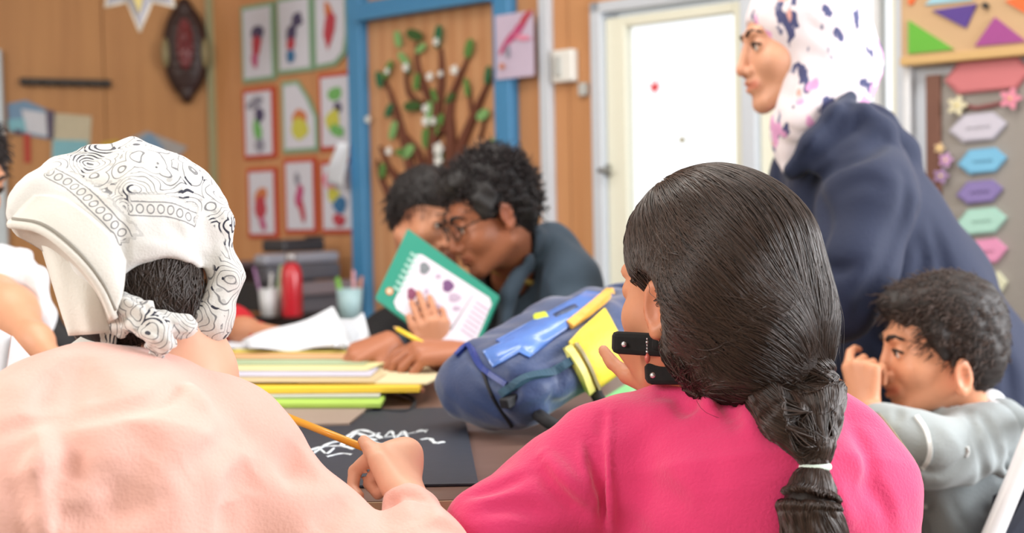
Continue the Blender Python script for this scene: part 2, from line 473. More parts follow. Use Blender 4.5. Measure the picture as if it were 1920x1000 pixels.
tag(prism('door_sticker', [W2.pt(sx2(x, y), zat(x, y), -.02) for x, y in ((1214, 152), (1221, 158), (1226, 146), (1227, 160), (1233, 163), (1225, 168), (1222, 177), (1217, 168), (1210, 165), (1216, 160))], W2.n, .003, mat('red_sticker', (225, 60, 70))),
    'small red star shaped sticker on the bright door glass', 'sticker')
tag(prism('window_sticker', [W2.pt(sx2(1275) + .012 * math.cos(a), zat(1275, 262) + .009 * math.sin(a), -.02) for a in np.linspace(0, 6.283, 9)[:-1]], W2.n, .003, mat('olive_sticker', (160, 150, 110))),
    'tiny round olive sticker low on the bright door glass', 'sticker')
# second leaf: window with a middle bar
wn = st(boxes('window_2', [W2.box(sx2(1426), sx2(1452), .03, ztd + .05, -.05, -.005), W2.box(sx2(1672), sx2(1686), .03, ztd + .05, -.05, -.005),
          W2.box(sx2(1452), sx2(1672), zt - .06, zt - .03, -.05, -.005), W2.box(sx2(1452), sx2(1672), .03, .18, -.05, -.005)], cream_p, bevel=.004))
boxes('window_pane', [W2.box(sx2(1452), sx2(1638), .18, zt - .06, -.030, -.024)], glass, wn)
boxes('window_pane', [W2.box(sx2(1650), sx2(1672), .18, zt - .06, -.030, -.024)], glass, wn)
boxes('window_bar', [W2.box(sx2(1638), sx2(1650), .1, zt - .05, -.05, -.005)], white_p, wn)
# bright paved yard outside
yard = st(boxes('ground_outside', [((2.5, 8.5, -.25), (9, 0, 0), (0, 8, 0), (0, 0, .03))], mat('pale_concrete', (225, 222, 215), .9, .1, 5, .1)))

# ---- blue frame with tree mural
bs = [sx2(674, 300), sx2(698, 300), sx2(943, 150), sx2(973, 150)]
zb = [zat(690, 42), zat(690, 8)]
zbb = 0.25
tree = thing('tree_mural', W2.pt((bs[1] + bs[2]) / 2, zbb, .01), 'blue framed wooden panel with a paper tree of brown branches and green leaves', 'mural')
boxes('frame_post', [W2.box(bs[0], bs[1], zbb, HZ - .3, 0, .05)], blue_p, tree, bevel=.004)
boxes('frame_post', [W2.box(bs[2], bs[3], zbb, HZ - .3, 0, .05)], blue_p, tree, bevel=.004)
boxes('frame_beam', [W2.box(bs[1], bs[2], zb[0], zb[1], 0, .05)], blue_p, tree, bevel=.004)
boxes('frame_ledge', [W2.box(bs[1], bs[2], zb[0] - .004, zb[0] + .022, .05, .075)], blue_p, tree, bevel=.003)
boxes('back_panel', [W2.box(bs[1], bs[2], zbb, zb[0], 0.001, .008)], mat('mural_board', (208, 156, 112), .6, .1, 2, rgb2=(196, 140, 96), kind='wave', stretch=(3, 3, .12)), tree)
bark = mat('brown_paper_bark', (112, 62, 42), .8, .3, 60, .35)
def wpt(x, y, off): s, z = W2.at(x, y); return W2.pt(s, z, off)
def branch(pts, w0, w1):
    p = spline([wpt(x, y, .014) for x, y in pts], 10); tube('branch', p, list(np.linspace(w0, w1, 10)), bark, tree, n=6)
for pts, a, b in [([(822, 560), (812, 430), (815, 330), (822, 240), (834, 150), (832, 92)], .045, .008),
                  ([(800, 560), (790, 420), (778, 330), (752, 220), (728, 150)], .038, .007),
                  ([(850, 560), (845, 400), (852, 290), (848, 200), (866, 150), (882, 110)], .038, .007),
                  ([(845, 420), (862, 300), (888, 232), (908, 185), (925, 148)], .03, .008),
                  ([(893, 222), (888, 195), (886, 165)], .012, .006),
                  ([(795, 430), (770, 360), (738, 320), (718, 275)], .028, .007),
                  ([(790, 500), (752, 400), (722, 340), (712, 300)], .026, .006),
                  ([(812, 360), (790, 290), (760, 250), (745, 225)], .022, .007),
                  ([(840, 250), (812, 190), (790, 130), (786, 80)], .022, .006),
                  ([(905, 260), (912, 235), (916, 215)], .010, .005),
                  ([(820, 240), (800, 200), (772, 175), (765, 120)], .018, .006)]:
    branch(pts, a, b)
greens = [mat('leaf_dark', (58, 96, 40), .7, vary=.3), mat('leaf_mid', (92, 142, 66), .7, vary=.25), mat('leaf_light', (132, 182, 112), .7, vary=.2), mat('leaf_deep', (40, 110, 70), .7, vary=.2)]
whitem = mat('white_paper_flower', (235, 238, 235), .7, vary=.08)
def leaf(x, y, L, wd, ang, m):
    c = wpt(x, y, .028); L *= 4.4 / F; wd *= 4.4 / F; pts = []
    ca, sa_ = math.cos(math.radians(ang)), math.sin(math.radians(ang))
    for k in range(10):
        t = 2 * math.pi * k / 10; a = L / 2 * math.cos(t); b = wd / 2 * math.sin(t) * (0.75 + 0.25 * math.cos(t) ** 2)
        pts.append(c + W2.t * (a * ca - b * sa_) * 1.15 + W2.z * (a * sa_ + b * ca))
    prism('leaf', pts, W2.n, .004, m, tree)
for x, y, L, wd, ang, g in [(757, 75, 34, 20, 100, 2), (788, 67, 40, 26, -25, 0), (832, 70, 44, 22, 80, 3), (890, 92, 36, 22, 75, 1), (800, 92, 26, 18, 30, 2), (768, 112, 36, 18, -50, 2),
                       (738, 132, 40, 18, 60, 1), (722, 150, 34, 20, 100, 3), (775, 130, 26, 14, 120, 0), (792, 155, 34, 18, 80, 1), (886, 165, 36, 14, 95, 1), (925, 142, 34, 16, 80, 3),
                       (916, 216, 28, 24, 30, 2), (784, 200, 40, 26, 0, 0), (815, 215, 50, 22, 85, 2), (832, 235, 46, 22, 60, 1), (740, 208, 30, 18, 60, 3), (748, 245, 38, 20, 70, 2),
                       (775, 285, 36, 26, 40, 2), (762, 286, 24, 18, 0, 1), (810, 260, 40, 24, 90, 1), (835, 290, 44, 24, 100, 0), (862, 320, 30, 20, 20, 1), (935, 268, 26, 18, 20, 2),
                       (728, 320, 30, 18, 80, 1), (800, 320, 34, 20, 20, 0), (855, 185, 26, 16, 40, 0), (825, 180, 28, 14, 110, 1)]:
    leaf(x, y, L, wd, ang, greens[g])
for x, y, r in [(866, 133, 8), (820, 145, 7), (832, 80, 6), (775, 128, 7), (740, 135, 5), (812, 228, 8), (826, 228, 6), (836, 280, 11), (836, 302, 9), (743, 284, 7), (704, 225, 6), (812, 205, 7), (840, 140, 5)]:
    c = wpt(x, y, .036); rr = r * 4.4 / F
    prism('flower', [c + rr * (1 + .25 * math.cos(5 * a)) * (math.cos(a) * W2.t + math.sin(a) * W2.z) for a in np.linspace(0, 6.283, 21)[:-1]], W2.n, .006, whitem, tree)

# ---- the nine drawings pinned on the boards
paper = mat('drawing_paper', (214, 216, 230), .8, .05, 30, .05)
def wallart(name, wl, x0, x1, y0, y1, fm, label, cat, group=None, border=.022, off=.012, inner=paper, cut=None):
    ym = (y0 + y1) / 2; xm = (x0 + x1) / 2
    s0, s1 = wl.at(x0, ym)[0], wl.at(x1, ym)[0]; z1, z0 = wl.at(xm, y0)[1], wl.at(xm, y1)[1]
    if s0 > s1: s0, s1 = s1, s0
    t = thing(name, wl.pt((s0 + s1) / 2, z0, 0), label, cat, group)
    def outline(i, o):
        a, b, c, d = s0 + i, s1 - i, z0 + i, z1 - i
        if cut == 'corner': return [wl.pt(a, c, o), wl.pt(b, c, o), wl.pt(b, c + (d - c) * .45, o), wl.pt(b - (b - a) * .25, c + (d - c) * .75, o), wl.pt(a + (b - a) * .45, d, o), wl.pt(a, d, o)]
        if cut == 'round': return [wl.pt(a, c, o), wl.pt(a + (b - a) * .6, c + .005, o), wl.pt(b - (b - a) * .12, c + (d - c) * .14, o), wl.pt(b, c + (d - c) * .4, o), wl.pt(b, d, o), wl.pt(a, d, o)]
        return [wl.pt(a, c, o), wl.pt(b, c, o), wl.pt(b, d, o), wl.pt(a, d, o)]
    if fm is not None: prism('mount', outline(0, 0.001), wl.n, off - .002, fm, t)
    prism('sheet', outline(border, off), wl.n, .002, inner, t)
    return t, s0, s1, z0, z1, off + .003
green_c = mat('green_card', (140, 178, 148), .8, vary=.1); red_c = mat('red_card', (196, 72, 48), .8, vary=.1)
cc = {k: mat('crayon_' + k, v, .8, .3, 90, .25) for k, v in dict(red=(196, 70, 84), dark=(84, 76, 110), blue=(60, 120, 170), yellow=(214, 212, 90), green=(122, 190, 110), pink=(240, 150, 180), grey=(150, 150, 168), orange=(214, 130, 84), magenta=(200, 80, 130)).items()}
def blob(t, wl, s, z, off, rs, rz, m, ang=0, n=9, seed=0):
    r_ = random.Random(seed + int(s * 999)); pts = []
    for k in range(n):
        a = 2 * math.pi * k / n; q = 1 + r_.uniform(-.22, .22); u, v = rs * q * math.cos(a), rz * q * math.sin(a)
        pts.append(wl.pt(s + u * math.cos(ang) - v * math.sin(ang), z + u * math.sin(ang) + v * math.cos(ang), off))
    prism('crayon_patch', pts, wl.n, .0012, m, t)
cards = [(457, 518, 8, 153, green_c, None, 'green mounted drawing of a dark and red figure, top row nearest the corner', [(.5, .62, .2, .10, 'dark'), (.5, .45, .14, .14, 'red'), (.42, .28, .10, .10, 'magenta')]),
         (523, 589, -8, 137, green_c, None, 'green mounted drawing of a figure with a blue foot, middle of the top row', [(.62, .68, .16, .10, 'dark'), (.45, .5, .14, .14, 'dark'), (.42, .38, .12, .08, 'red'), (.42, .22, .12, .08, 'blue')]),
         (592, 657, -18, 127, green_c, 'round', 'green mounted drawing with curled edge showing a tall red shape, by the blue post', [(.48, .7, .10, .16, 'orange'), (.5, .5, .15, .25, 'red')]),
         (460, 519, 165, 298, red_c, None, 'red mounted drawing of a thin green and dark plant shape', [(.4, .78, .3, .08, 'grey'), (.55, .6, .14, .12, 'dark'), (.5, .4, .12, .18, 'green'), (.55, .2, .14, .10, 'grey')]),
         (533, 599, 150, 286, green_c, 'corner', 'green mounted drawing with its upper corner folded away and a yellow shape', [(.5, .48, .22, .12, 'orange'), (.5, .32, .26, .14, 'yellow')]),
         (602, 665, 136, 282, red_c, None, 'red mounted drawing of pale green scribbles beside the blue post', [(.5, .72, .2, .10, 'green'), (.6, .55, .12, .08, 'dark'), (.45, .4, .22, .14, 'yellow'), (.55, .25, .22, .08, 'green')]),
         (468, 523, 315, 446, red_c, None, 'red mounted drawing of an ice cream like red blob, bottom row nearest the corner', [(.5, .6, .26, .10, 'orange'), (.5, .42, .2, .16, 'red'), (.55, .2, .10, .12, 'magenta')]),
         (537, 597, 297, 438, red_c, None, 'red mounted drawing of a slim pink flower on a stem, middle of the bottom row', [(.45, .72, .08, .10, 'grey'), (.5, .5, .12, .14, 'magenta'), (.6, .3, .08, .18, 'red')]),
         (605, 670, 300, 438, red_c, None, 'red mounted drawing with pink, yellow and blue patches under the loose white sheet', [(.35, .76, .24, .14, 'pink'), (.4, .52, .2, .10, 'yellow'), (.6, .38, .2, .12, 'blue'), (.55, .18, .18, .10, 'red')])]
for i, (x0, x1, y0, y1, fm, cut, lab, art) in enumerate(cards):
    t, s0, s1, z0, z1, of = wallart('mounted_drawing', W2, x0, x1, y0, y1, fm, lab, 'drawing', 'mounted drawings on the wooden wall', border=.016, cut=cut)
    W_, H_ = s1 - s0, z1 - z0
    for j, (u, v, a, b, c) in enumerate(art): blob(t, W2, s0 + u * W_, z0 + v * H_, of + .001 * j, a * W_, b * H_, cc[c], ang=.25 * (-1) ** j, seed=i * 7 + j)
# loose white sheet bulging out over the last drawing
def sheet3(name, P4, nu, nv, bulge, nrm, m, parent=None, th=.0015, fold=None):
    """thin bent sheet spanned by four corners (tl,tr,br,bl)"""
    tl, tr, br, bl = [np.asarray(p, float) for p in P4]; nrm = np.asarray(nrm); v = []
    for side in (0, 1):
        for j in range(nv + 1):
            for i in range(nu + 1):
                a, b = i / nu, j / nv
                p = (tl * (1 - a) + tr * a) * (1 - b) + (bl * (1 - a) + br * a) * b
                h = bulge(a, b) if callable(bulge) else bulge * math.sin(math.pi * a) * math.sin(math.pi * b)
                v.append(p + nrm * (h - side * th))
    N = (nu + 1) * (nv + 1); f = []
    for j in range(nv):
        for i in range(nu):
            a = j * (nu + 1) + i; q = [a, a + 1, a + nu + 2, a + nu + 1]; f.append(q[::-1]); f.append([x + N for x in q])
    rim = [i for i in range(nu + 1)] + [j * (nu + 1) + nu for j in range(1, nv + 1)] + [nv * (nu + 1) + i for i in range(nu - 1, -1, -1)] + [j * (nu + 1) for j in range(nv - 1, 0, -1)]
    for k in range(len(rim)): a, b = rim[k], rim[(k + 1) % len(rim)]; f.append([a, b, b + N, a + N])
    return mesh(name, v, f, m, parent, smooth=True)
whitepaper = mat('white_paper', (222, 228, 238), .7, .05, 20, .03)
tag(sheet3('loose_sheet', [wpt(655, 270, .05), wpt(677, 268, .08), wpt(682, 356, .08), wpt(636, 346, .06)], 8, 8, lambda a, b: .02 * math.sin(5 * a + 3 * b), W2.n, whitepaper),
    'loose white sheet curling off the wall over the corner of a red drawing', 'paper')
# pink painting by the blue post
t, s0, s1, z0, z1, of = wallart('pink_painting', W2, 950, 1021, 28, 148, None, 'lilac painting with a bold pink diagonal stroke between blue post and white strip', 'painting', border=0, inner=mat('lilac_paper', (205, 190, 214), .8, .1, 12, .12), off=.055)
for k, (u, v, a, b, an, c) in enumerate([(.3, .55, .3, .06, .8, 'magenta'), (.6, .72, .32, .07, .75, 'magenta'), (.82, .9, .2, .06, .7, 'red'), (.75, .6, .22, .04, -.2, 'pink'), (.35, .42, .06, .10, 0, 'grey'), (.2, .2, .08, .04, 0, 'orange')]):
    blob(t, W2, s0 + u * (s1 - s0), z0 + v * (z1 - z0), of + .0012 * k, a * (s1 - s0), b * (z1 - z0), cc[c], ang=an, seed=k)
# white wall box
s, z = W2.at(1067, 124)
tb = thing('wall_box', W2.pt(s, z - .05, 0), 'small white plastic switch box on the wooden boards', 'switch')
boxes('housing', [W2.box(s - .045, s + .038, z - .052, z + .05, 0, .035)], mat('ivory_plastic', (232, 232, 228), .35), tb, bevel=.006)
boxes('rocker', [W2.box(s - .03, s - .004, z - .034, z + .03, .035, .044)], mat('grey_plastic', (185, 188, 186), .35), tb, bevel=.003)
s, z = W2.at(1098, 168)
tag(boxes('cable_clip', [W2.box(s - .016, s + .014, z - .02, z + .02, 0, .02)], MATS['grey_plastic'], bevel=.003), 'tiny grey clip on the boards beside the door frame', 'clip')

# ---- right board, triangle pelmet, hexagon cards
s0 = sx2(1746); zt2 = zat(1850, 112)
board = thing('notice_board', W2.pt(s0 + .3, .3, 0), 'grey felt notice board with a brown wooden edge', 'notice board')
boxes('felt', [W2.box(sx2(1772), sEnd - .1, .3, zt2 - .03, .001, .02)], mat('grey_felt', (158, 152, 146), .95, .3, 200, .15), board)
boxes('edge_strip', [W2.box(s0, sx2(1772), .3, zt2 - .03, .001, .035)], mat('brown_edge', (120, 78, 62), .6, .1, 20, .25), board, bevel=.003)
zp0 = zat(1800, 104); zp1 = zp0 + .42
pel = thing('triangle_panel', W2.pt(s0 + .2, zp0, .04), 'wooden panel painted with coloured triangles above the notice board', 'panel')
boxes('base_board', [W2.box(sx2(1703, 60), sEnd, zp0, zp1, .001, .05)], mat('pale_wood', (206, 170, 128), .6, .1, 3, .15), pel, bevel=.003)
boxes('bottom_rail', [W2.box(sx2(1703, 60), sEnd, zp0 - .02, zp0 + .002, .001, .06)], mat('rail_wood', (214, 176, 116), .6, .1, 3, .15), pel, bevel=.003)
def poly2(pts, rgb, nm, nm2, parent, o=.052, th=.004, rnd=True):
    return prism(nm, [W2.pt(*W2.at(x, y, o), o) for x, y in pts], W2.n, th, mat(nm2, rgb, .6, .1, 20, .1), parent)
for pts, rgb, n_ in [([(1704, 38), (1704, 101), (1790, 93)], (98, 178, 50), 'green_paint'), ([(1748, 20), (1833, 7), (1812, 53)], (82, 52, 140), 'indigo_paint'),
                     ([(1828, 87), (1866, 32), (1925, 78)], (160, 66, 140), 'purple_paint'), ([(1885, 2), (1925, -10), (1925, 26)], (236, 106, 44), 'orange_paint'),
                     ([(1735, 10), (1780, -40), (1825, 0)], (160, 205, 220), 'sky_paint'), ([(1704, -20), (1730, -30), (1712, 8), (1704, 10)], (236, 106, 44), 'orange_paint')]:
    poly2(pts, rgb, 'triangle', n_, pel)
poly2([(1849 + 6 * math.cos(a), 11 + 6 * math.sin(a)) for a in np.linspace(0, 6.28, 9)[:-1]], (30, 28, 30), 'knob', 'black_knob', pel, th=.012)
for (x, y, w_, h_, rgb, col, n_) in [(1853, 142, 162, 60, (205, 118, 122), 'wide dusty pink', 'card_dusty'), (1835, 239, 108, 52, (204, 200, 214), 'silver lilac', 'card_silver'),
        (1843, 302, 92, 46, (122, 190, 226), 'sky blue', 'card_blue'), (1838, 360, 88, 42, (138, 122, 180), 'violet', 'card_violet'), (1841, 415, 96, 48, (176, 220, 206), 'mint green', 'card_mint'),
        (1846, 472, 88, 46, (232, 154, 192), 'rose pink', 'card_rose'), (1856, 534, 68, 46, (226, 226, 196), 'pale cream', 'card_cream')]:
    lab = {'card_dusty': 'wide dusty pink hexagon card at the head of the card column'}.get(n_, col + ' hexagon card on the grey notice board')
    c = thing('hexagon_card', W2.pt(*W2.at(x, y + h_ / 2, .02), .02), lab, 'card', 'hexagon cards on the notice board')
    e = min(26, w_ * .24); sl = -.10
    P6 = [(-w_ / 2, 2), (-w_ / 2 + e, -h_ / 2), (w_ / 2 - e, -h_ / 2), (w_ / 2, -2), (w_ / 2 - e, h_ / 2), (-w_ / 2 + e, h_ / 2)]
    P6 = [(x + a, y + b + sl * a) for a, b in P6]
    poly2(P6, tuple(int(v * .93) for v in rgb), 'backing', n_ + '_back', c, o=.021, th=.008)
    poly2([(x + (a - x) * .93, y + (b - y) * .84) for a, b in P6], rgb, 'face', n_, c, o=.030, th=.004)
    if n_ != 'card_dusty':
        pts = [(x + a, y + sl * a + 3 * math.sin(a * .8)) for a in np.linspace(-w_ * .2, w_ * .2, 14)]
        tube('scribble', [W2.pt(*W2.at(a, b, .0345), .0345) for a, b in pts], .0014, mat(n_ + '_ink', tuple(int(v * .75) for v in rgb), .8), c, n=4)
for x, y, r, rgb, n_, lab in [(1795, 198, 15, (216, 208, 176), 'f_cream', 'cream paper flower under the wide pink card'), (1895, 185, 16, (222, 140, 160), 'f_pink', 'pink paper flower near the frame edge under the wide pink card'),
                         (1762, 278, 8, (222, 190, 150), 'f_tan', 'tiny tan paper flower on the brown board edge'), (1774, 300, 11, (196, 150, 196), 'f_mauve', 'mauve paper flower on the brown board edge'), (1765, 330, 12, (160, 130, 170), 'f_purple', 'dull purple paper flower lowest on the brown board edge')]:
    o_ = .037
    c = W2.pt(*W2.at(x, y, o_), o_); rr = r * 3.3 / F
    t = thing('paper_flower', c, lab, 'flower', 'paper flowers on the notice board')
    prism('petals', [c + rr * (1 + .3 * math.cos(5 * a)) * (math.cos(a) * W2.t + math.sin(a) * W2.z) for a in np.linspace(0, 6.283, 31)[:-1]], W2.n, .005, mat(n_, rgb, .8), t)
    lathe('centre', c + W2.n * .005, [(.004, 0), (.003, .004)], mat('f_core', (225, 205, 120), .8), t, n=8, axis=W2.n)
tube('ribbon', [W2.pt(*W2.at(x, y, .024), .024) for x, y in ((1800, 197), (1830, 203), (1860, 198), (1890, 190))], .006, mat('ribbon_brown', (140, 84, 84), .7), board)

# ---- left wall: hook rail, shell/mask, collage, star
def w1pt(x, y, o=0.0): s, z = W1.at(x, y, o); return W1.pt(s, z, o)
hk = thing('hook_rail', w1pt(122, 160), 'dark wooden coat hook rail on the left wall', 'hook rail')
a, b = w1pt(38, 153, .012), w1pt(208, 157, .012)
ax = (b - a) / 2; boxes('rail', [((a + b) / 2, ax, W1.n * .012, np.array((0, 0, .015)))], mat('ebony', (44, 34, 26), .5, .1, 20, .3), hk, bevel=.003)
for k in range(6):
    c = a + (b - a) * (k + .5) / 6; tube('hook', [c + W1.n * .012 - W1.z * .005, c + W1.n * .035 - W1.z * .02, c + W1.n * .045 - W1.z * .004], .005, MATS['ebony'], hk, n=6)
# carved dark oval (woven shell with red inlay)
mk = thing('carved_mask', w1pt(346, 95), 'dark oval carved wall ornament with reddish face like inlay', 'ornament')
def ovalpt(x, y, o): return w1pt(x, y, o)
S = Solid(); c = w1pt(348, 95, .03); r_ = 5.1 / F
Rw = np.stack([W1.t, W1.n, W1.z], 1)
S.ell(c, (42 * r_, .05, 88 * r_), Rw); S.ell(c + W1.z * 80 * r_, (14 * r_, .03, 20 * r_), Rw); S.ell(c - W1.z * 82 * r_, (12 * r_, .03, 18 * r_), Rw)
for k in range(7): S.ell(c + W1.n * .05 + W1.z * (-55 + 18 * k) * r_, (34 * r_, .012, 3 * r_), Rw, k=.006, op='s')
S.mesh('shell', .006, mat('dark_carved_wood', (52, 26, 22), .45, .5, 60, .4), mk)
S = Solid(); S.ell(c + W1.n * .045 + W1.z * 10 * r_, (16 * r_, .02, 48 * r_), Rw); S.ell(c + W1.n * .06 + W1.z * 22 * r_, (7 * r_, .02, 16 * r_), Rw)
for dx, dz in ((-8, 0), (8, 0), (0, -22)): S.ell(c + W1.n * .064 + W1.t * dx * r_ + W1.z * dz * r_, (5 * r_, .01, 5 * r_), Rw, k=.004, op='s')
S.mesh('face_inlay', .005, mat('red_inlay', (120, 52, 56), .35, .3, 50, .4), mk)
for sg in (-1, 1):
    S = Solid(); S.ell(c + W1.t * sg * 36 * r_ + W1.n * .022 - W1.z * 6 * r_, (8 * r_, .03, 28 * r_), Rw)
    S.mesh('side_patch', .006, mat('pale_inlay', (150, 138, 100), .5, .2, 50, .3), mk)
# collage of pale papers
cm = {k: mat('collage_' + k, v, .8, .2, 30, .2) for k, v in dict(blue=(120, 150, 178), white=(206, 208, 216), teal=(130, 184, 196), beige=(196, 186, 160), red=(180, 70, 56), dark=(92, 84, 104), yellow=(196, 164, 60), grey=(164, 160, 158))}.copy() if False else {k: mat('collage_' + k, v, .8, .2, 30, .2) for k, v in dict(blue=(120, 150, 178), white=(206, 208, 216), teal=(130, 184, 196), beige=(196, 186, 160), red=(180, 70, 56), dark=(92, 84, 104), yellow=(196, 164, 60), grey=(164, 160, 158)).items()}
def wallpoly(parent, pts, m, o, name='cutting', th=.003): return prism(name, [w1pt(x, y, o) for x, y in pts], W1.n, th, m, parent)
c1 = thing('paper_collage', w1pt(60, 250), 'blue and white picture pinned to the left wall with a hanging red strip', 'picture')
wallpoly(c1, [(14, 195), (48, 188), (98, 210), (96, 262), (18, 248)], cm['blue'], .002)
wallpoly(c1, [(40, 205), (88, 212), (90, 256), (50, 248)], cm['white'], .006)
wallpoly(c1, [(14, 225), (45, 222), (50, 248), (18, 246)], cm['teal'], .010)
wallpoly(c1, [(28, 242), (42, 244), (40, 254), (27, 252)], cm['dark'], .014)
wallpoly(c1, [(44, 250), (57, 252), (58, 305), (46, 306)], cm['red'], .004)
c2 = thing('paper_collage', w1pt(135, 290), 'beige and turquoise picture pinned to the left wall below the hook rail', 'picture')
wallpoly(c2, [(98, 212), (172, 218), (168, 300), (96, 300)], cm['beige'], .002)
wallpoly(c2, [(100, 262), (166, 264), (160, 298), (98, 300)], cm['teal'], .006)
wallpoly(c2, [(86, 206), (102, 208), (100, 262), (90, 260)], cm['dark'], .010)
c3 = thing('paper_star', w1pt(290, 290), 'flat grey paper bird shape on the left wall under the oval ornament', 'decoration')
wallpoly(c3, [(225, 268), (275, 246), (352, 276), (330, 300), (300, 318), (262, 300)], cm['grey'], .004)
wallpoly(c3, [(262, 262), (282, 248), (310, 280), (290, 292)], cm['blue'], .008)
wallpoly(c3, [(318, 296), (342, 292), (338, 320), (312, 322)], cm['red'], .002)
wallpoly(c3, [(188, 268), (222, 262), (224, 280), (194, 284)], cm['yellow'], .002)
# hanging paper star from the ceiling, near the wall
hs = thing('hanging_star', P(255, 0, 4.2), 'silver grey folded paper star hanging at the top of the picture', 'star')
cst = P(262, -52, 4.2); rs = 4.2 / F
v = [cst + V(0, 0, -.05), cst + V(0, 0, .05)]; f = []
ang0 = -math.pi / 2
for k in range(16):
    a = ang0 + math.pi * k / 8; r_ = (112 if k % 4 == 0 else 92 if k % 2 == 0 else 60) * rs
    v.append(cst + V(math.cos(a) * r_, math.sin(a) * r_, 0))
for k in range(16): a, b = 2 + k, 2 + (k + 1) % 16; f += [[0, a, b], [1, b, a]]
mesh('folded_star', v, f, mat('silver_paper', (176, 176, 188), .45, .1, 20, .15), hs)
for k in (0,):
    tubes('edge_trim', [([v[2 + i], v[2 + (i + 1) % 16]], .004) for i in range(16)], mat('cream_trim', (226, 218, 200), .5), hs)
S0 = [cst + V(0, 0, -.06)]
prism('yellow_inlay', [cst + V(.0, -.02, -.055), cst + V(.022, -.09, -.035), cst + V(0.005, -.14, -.02), cst + V(-.012, -.09, -.035)], -CF, .004, mat('gold_paper', (216, 200, 130), .5), hs)
tube('string', [cst + V(0, .13, 0), cst + V(0, .7, 0)], .0015, MATS['cream_trim'], hs)
# ================================================================== table and the things on it
def hitv(S, pix, d0=0.9, d1=5.0):
    r = np.array([P(x, y, 1.0) - CAM for x, y in pix]); t = np.full(len(r), d0); ok = np.zeros(len(r), bool)
    for _ in range(90):
        e = S.ev(CAM + r * t[:, None]); ok = e < 0.0008
        t = np.where(ok, t, t + np.maximum(e * 0.75, 0.0008)); t = np.minimum(t, d1)
        if (ok | (t >= d1)).all(): break
    return CAM + r * t[:, None], (t < d1 - .001)
def inside(poly, x, y):
    c = False; n = len(poly)
    for i in range(n):
        x1, y1 = poly[i]; x2, y2 = poly[(i + 1) % n]
        if (y1 > y) != (y2 > y) and x < (x2 - x1) * (y - y1) / (y2 - y1) + x1: c = not c
    return c
def patch(S, name, quad, th, m, parent, nu=14, nv=10, label=None, cut=None):
    """a raised panel sewn on the solid: quad corners tl,tr,br,bl as seen, laid on its surface"""
    tl, tr, br, bl = [np.array(p, float) for p in quad]
    pix = [((tl * (1 - a) + tr * a) * (1 - b) + (bl * (1 - a) + br * a) * b) for b in np.linspace(0, 1, nv + 1) for a in np.linspace(0, 1, nu + 1)]
    q, ok = hitv(S, pix); g = S.grad(q)
    if not ok.all():
        good = np.where(ok)[0]
        if len(good) == 0: return None
        for i in np.where(~ok)[0]:
            j = good[np.argmin(((np.array(pix)[good] - pix[i]) ** 2).sum(1))]; q[i] = q[j]; g[i] = g[j]
    u = np.tile(np.linspace(0, 1, nu + 1), nv + 1); w_ = np.repeat(np.linspace(0, 1, nv + 1), nu + 1)
    edge = np.minimum(np.minimum(u, 1 - u) * 6, np.minimum(w_, 1 - w_) * 6).clip(0, 1) ** .5
    top = q + g * (th * (.35 + .65 * edge))[:, None]; bot = q - g * .004
    v = np.vstack([top, bot]); N = len(q); f = []
    for j in range(nv):
        for i in range(nu):
            a = j * (nu + 1) + i; k = [a, a + nu + 1, a + nu + 2, a + 1]; f.append(k); f.append([x + N for x in k[::-1]])
    rim = [i for i in range(nu + 1)] + [j * (nu + 1) + nu for j in range(1, nv + 1)] + [nv * (nu + 1) + i for i in range(nu - 1, -1, -1)] + [j * (nu + 1) for j in range(nv - 1, 0, -1)]
    for k in range(len(rim)): a, b = rim[k], rim[(k + 1) % len(rim)]; f.append([b, a, a + N, b + N])
    return mesh(name, v, f, m, parent, smooth=True, label=label)
def strap(S, name, pix, wd, th, m, parent, n=24):
    """a flat band following pixels on the solid's surface"""
    p = spline(pix, n); q, ok = hitv(S, [tuple(x) for x in p]); q = q[ok]
    if len(q) < 3: return None
    g = S.grad(q); t = np.gradient(q, axis=0); t /= np.linalg.norm(t, axis=1)[:, None]; s = np.cross(t, g)
    v = []; f = []
    for i in range(len(q)):
        for a, b in ((-1, -.3), (-.9, 1), (.9, 1), (1, -.3)): v.append(q[i] + s[i] * wd * a + g[i] * th * b)
    for i in range(len(q) - 1):
        for k in range(4): f.append([i * 4 + k, i * 4 + (k + 1) % 4, (i + 1) * 4 + (k + 1) % 4, (i + 1) * 4 + k])
    f += [[0, 3, 2, 1], [len(q) * 4 - 4 + k for k in range(4)]]
    return mesh(name, v, f, m, parent, smooth=False)

ZT = 0.72
# the table: rounded outline, brown laminate with a cream edge band, steel legs
tbl = thing('classroom_table', (-.3, 2.0, 0), 'large brown laminate table with a pale edge band, everybody sits around it', 'table')
TO = [(-1.35, 1.38), (.32, 1.38), (.41, 1.40), (.462, 1.46), (.485, 1.55), (.52, 1.75), (.56, 2.0), (.58, 2.3), (.55, 2.5), (.46, 2.62), (.3, 2.68), (-1.35, 2.72)]
TOs = np.array(TO)
tc_ = TOs.mean(0)
def slab(name, z0, z1, grow, m, bevel=0, hollow=False):
    pts = [np.array((*(tc_ + (p - tc_) * (1 + grow)), z0)) for p in TOs]
    return prism(name, pts, np.array((0, 0, 1.)), z1 - z0, m, tbl, bevel=bevel)
slab('tabletop', ZT - .022, ZT, 0, mat('table_laminate', (122, 96, 86), .35, .1, 5, rgb2=(98, 74, 66), stretch=(1, 6, 1)))
slab('edge_band', ZT - .024, ZT - .001, .004, mat('cream_edge', (212, 190, 158), .4))
for x, y in ((-1.2, 1.5), (.25, 1.62), (.36, 2.42), (-1.2, 2.55)):
    tube('leg', [np.array((x, y, 0)), np.array((x, y, ZT - .024))], .02, mat('grey_steel', (140, 140, 145), .35, metal=.8), tbl)

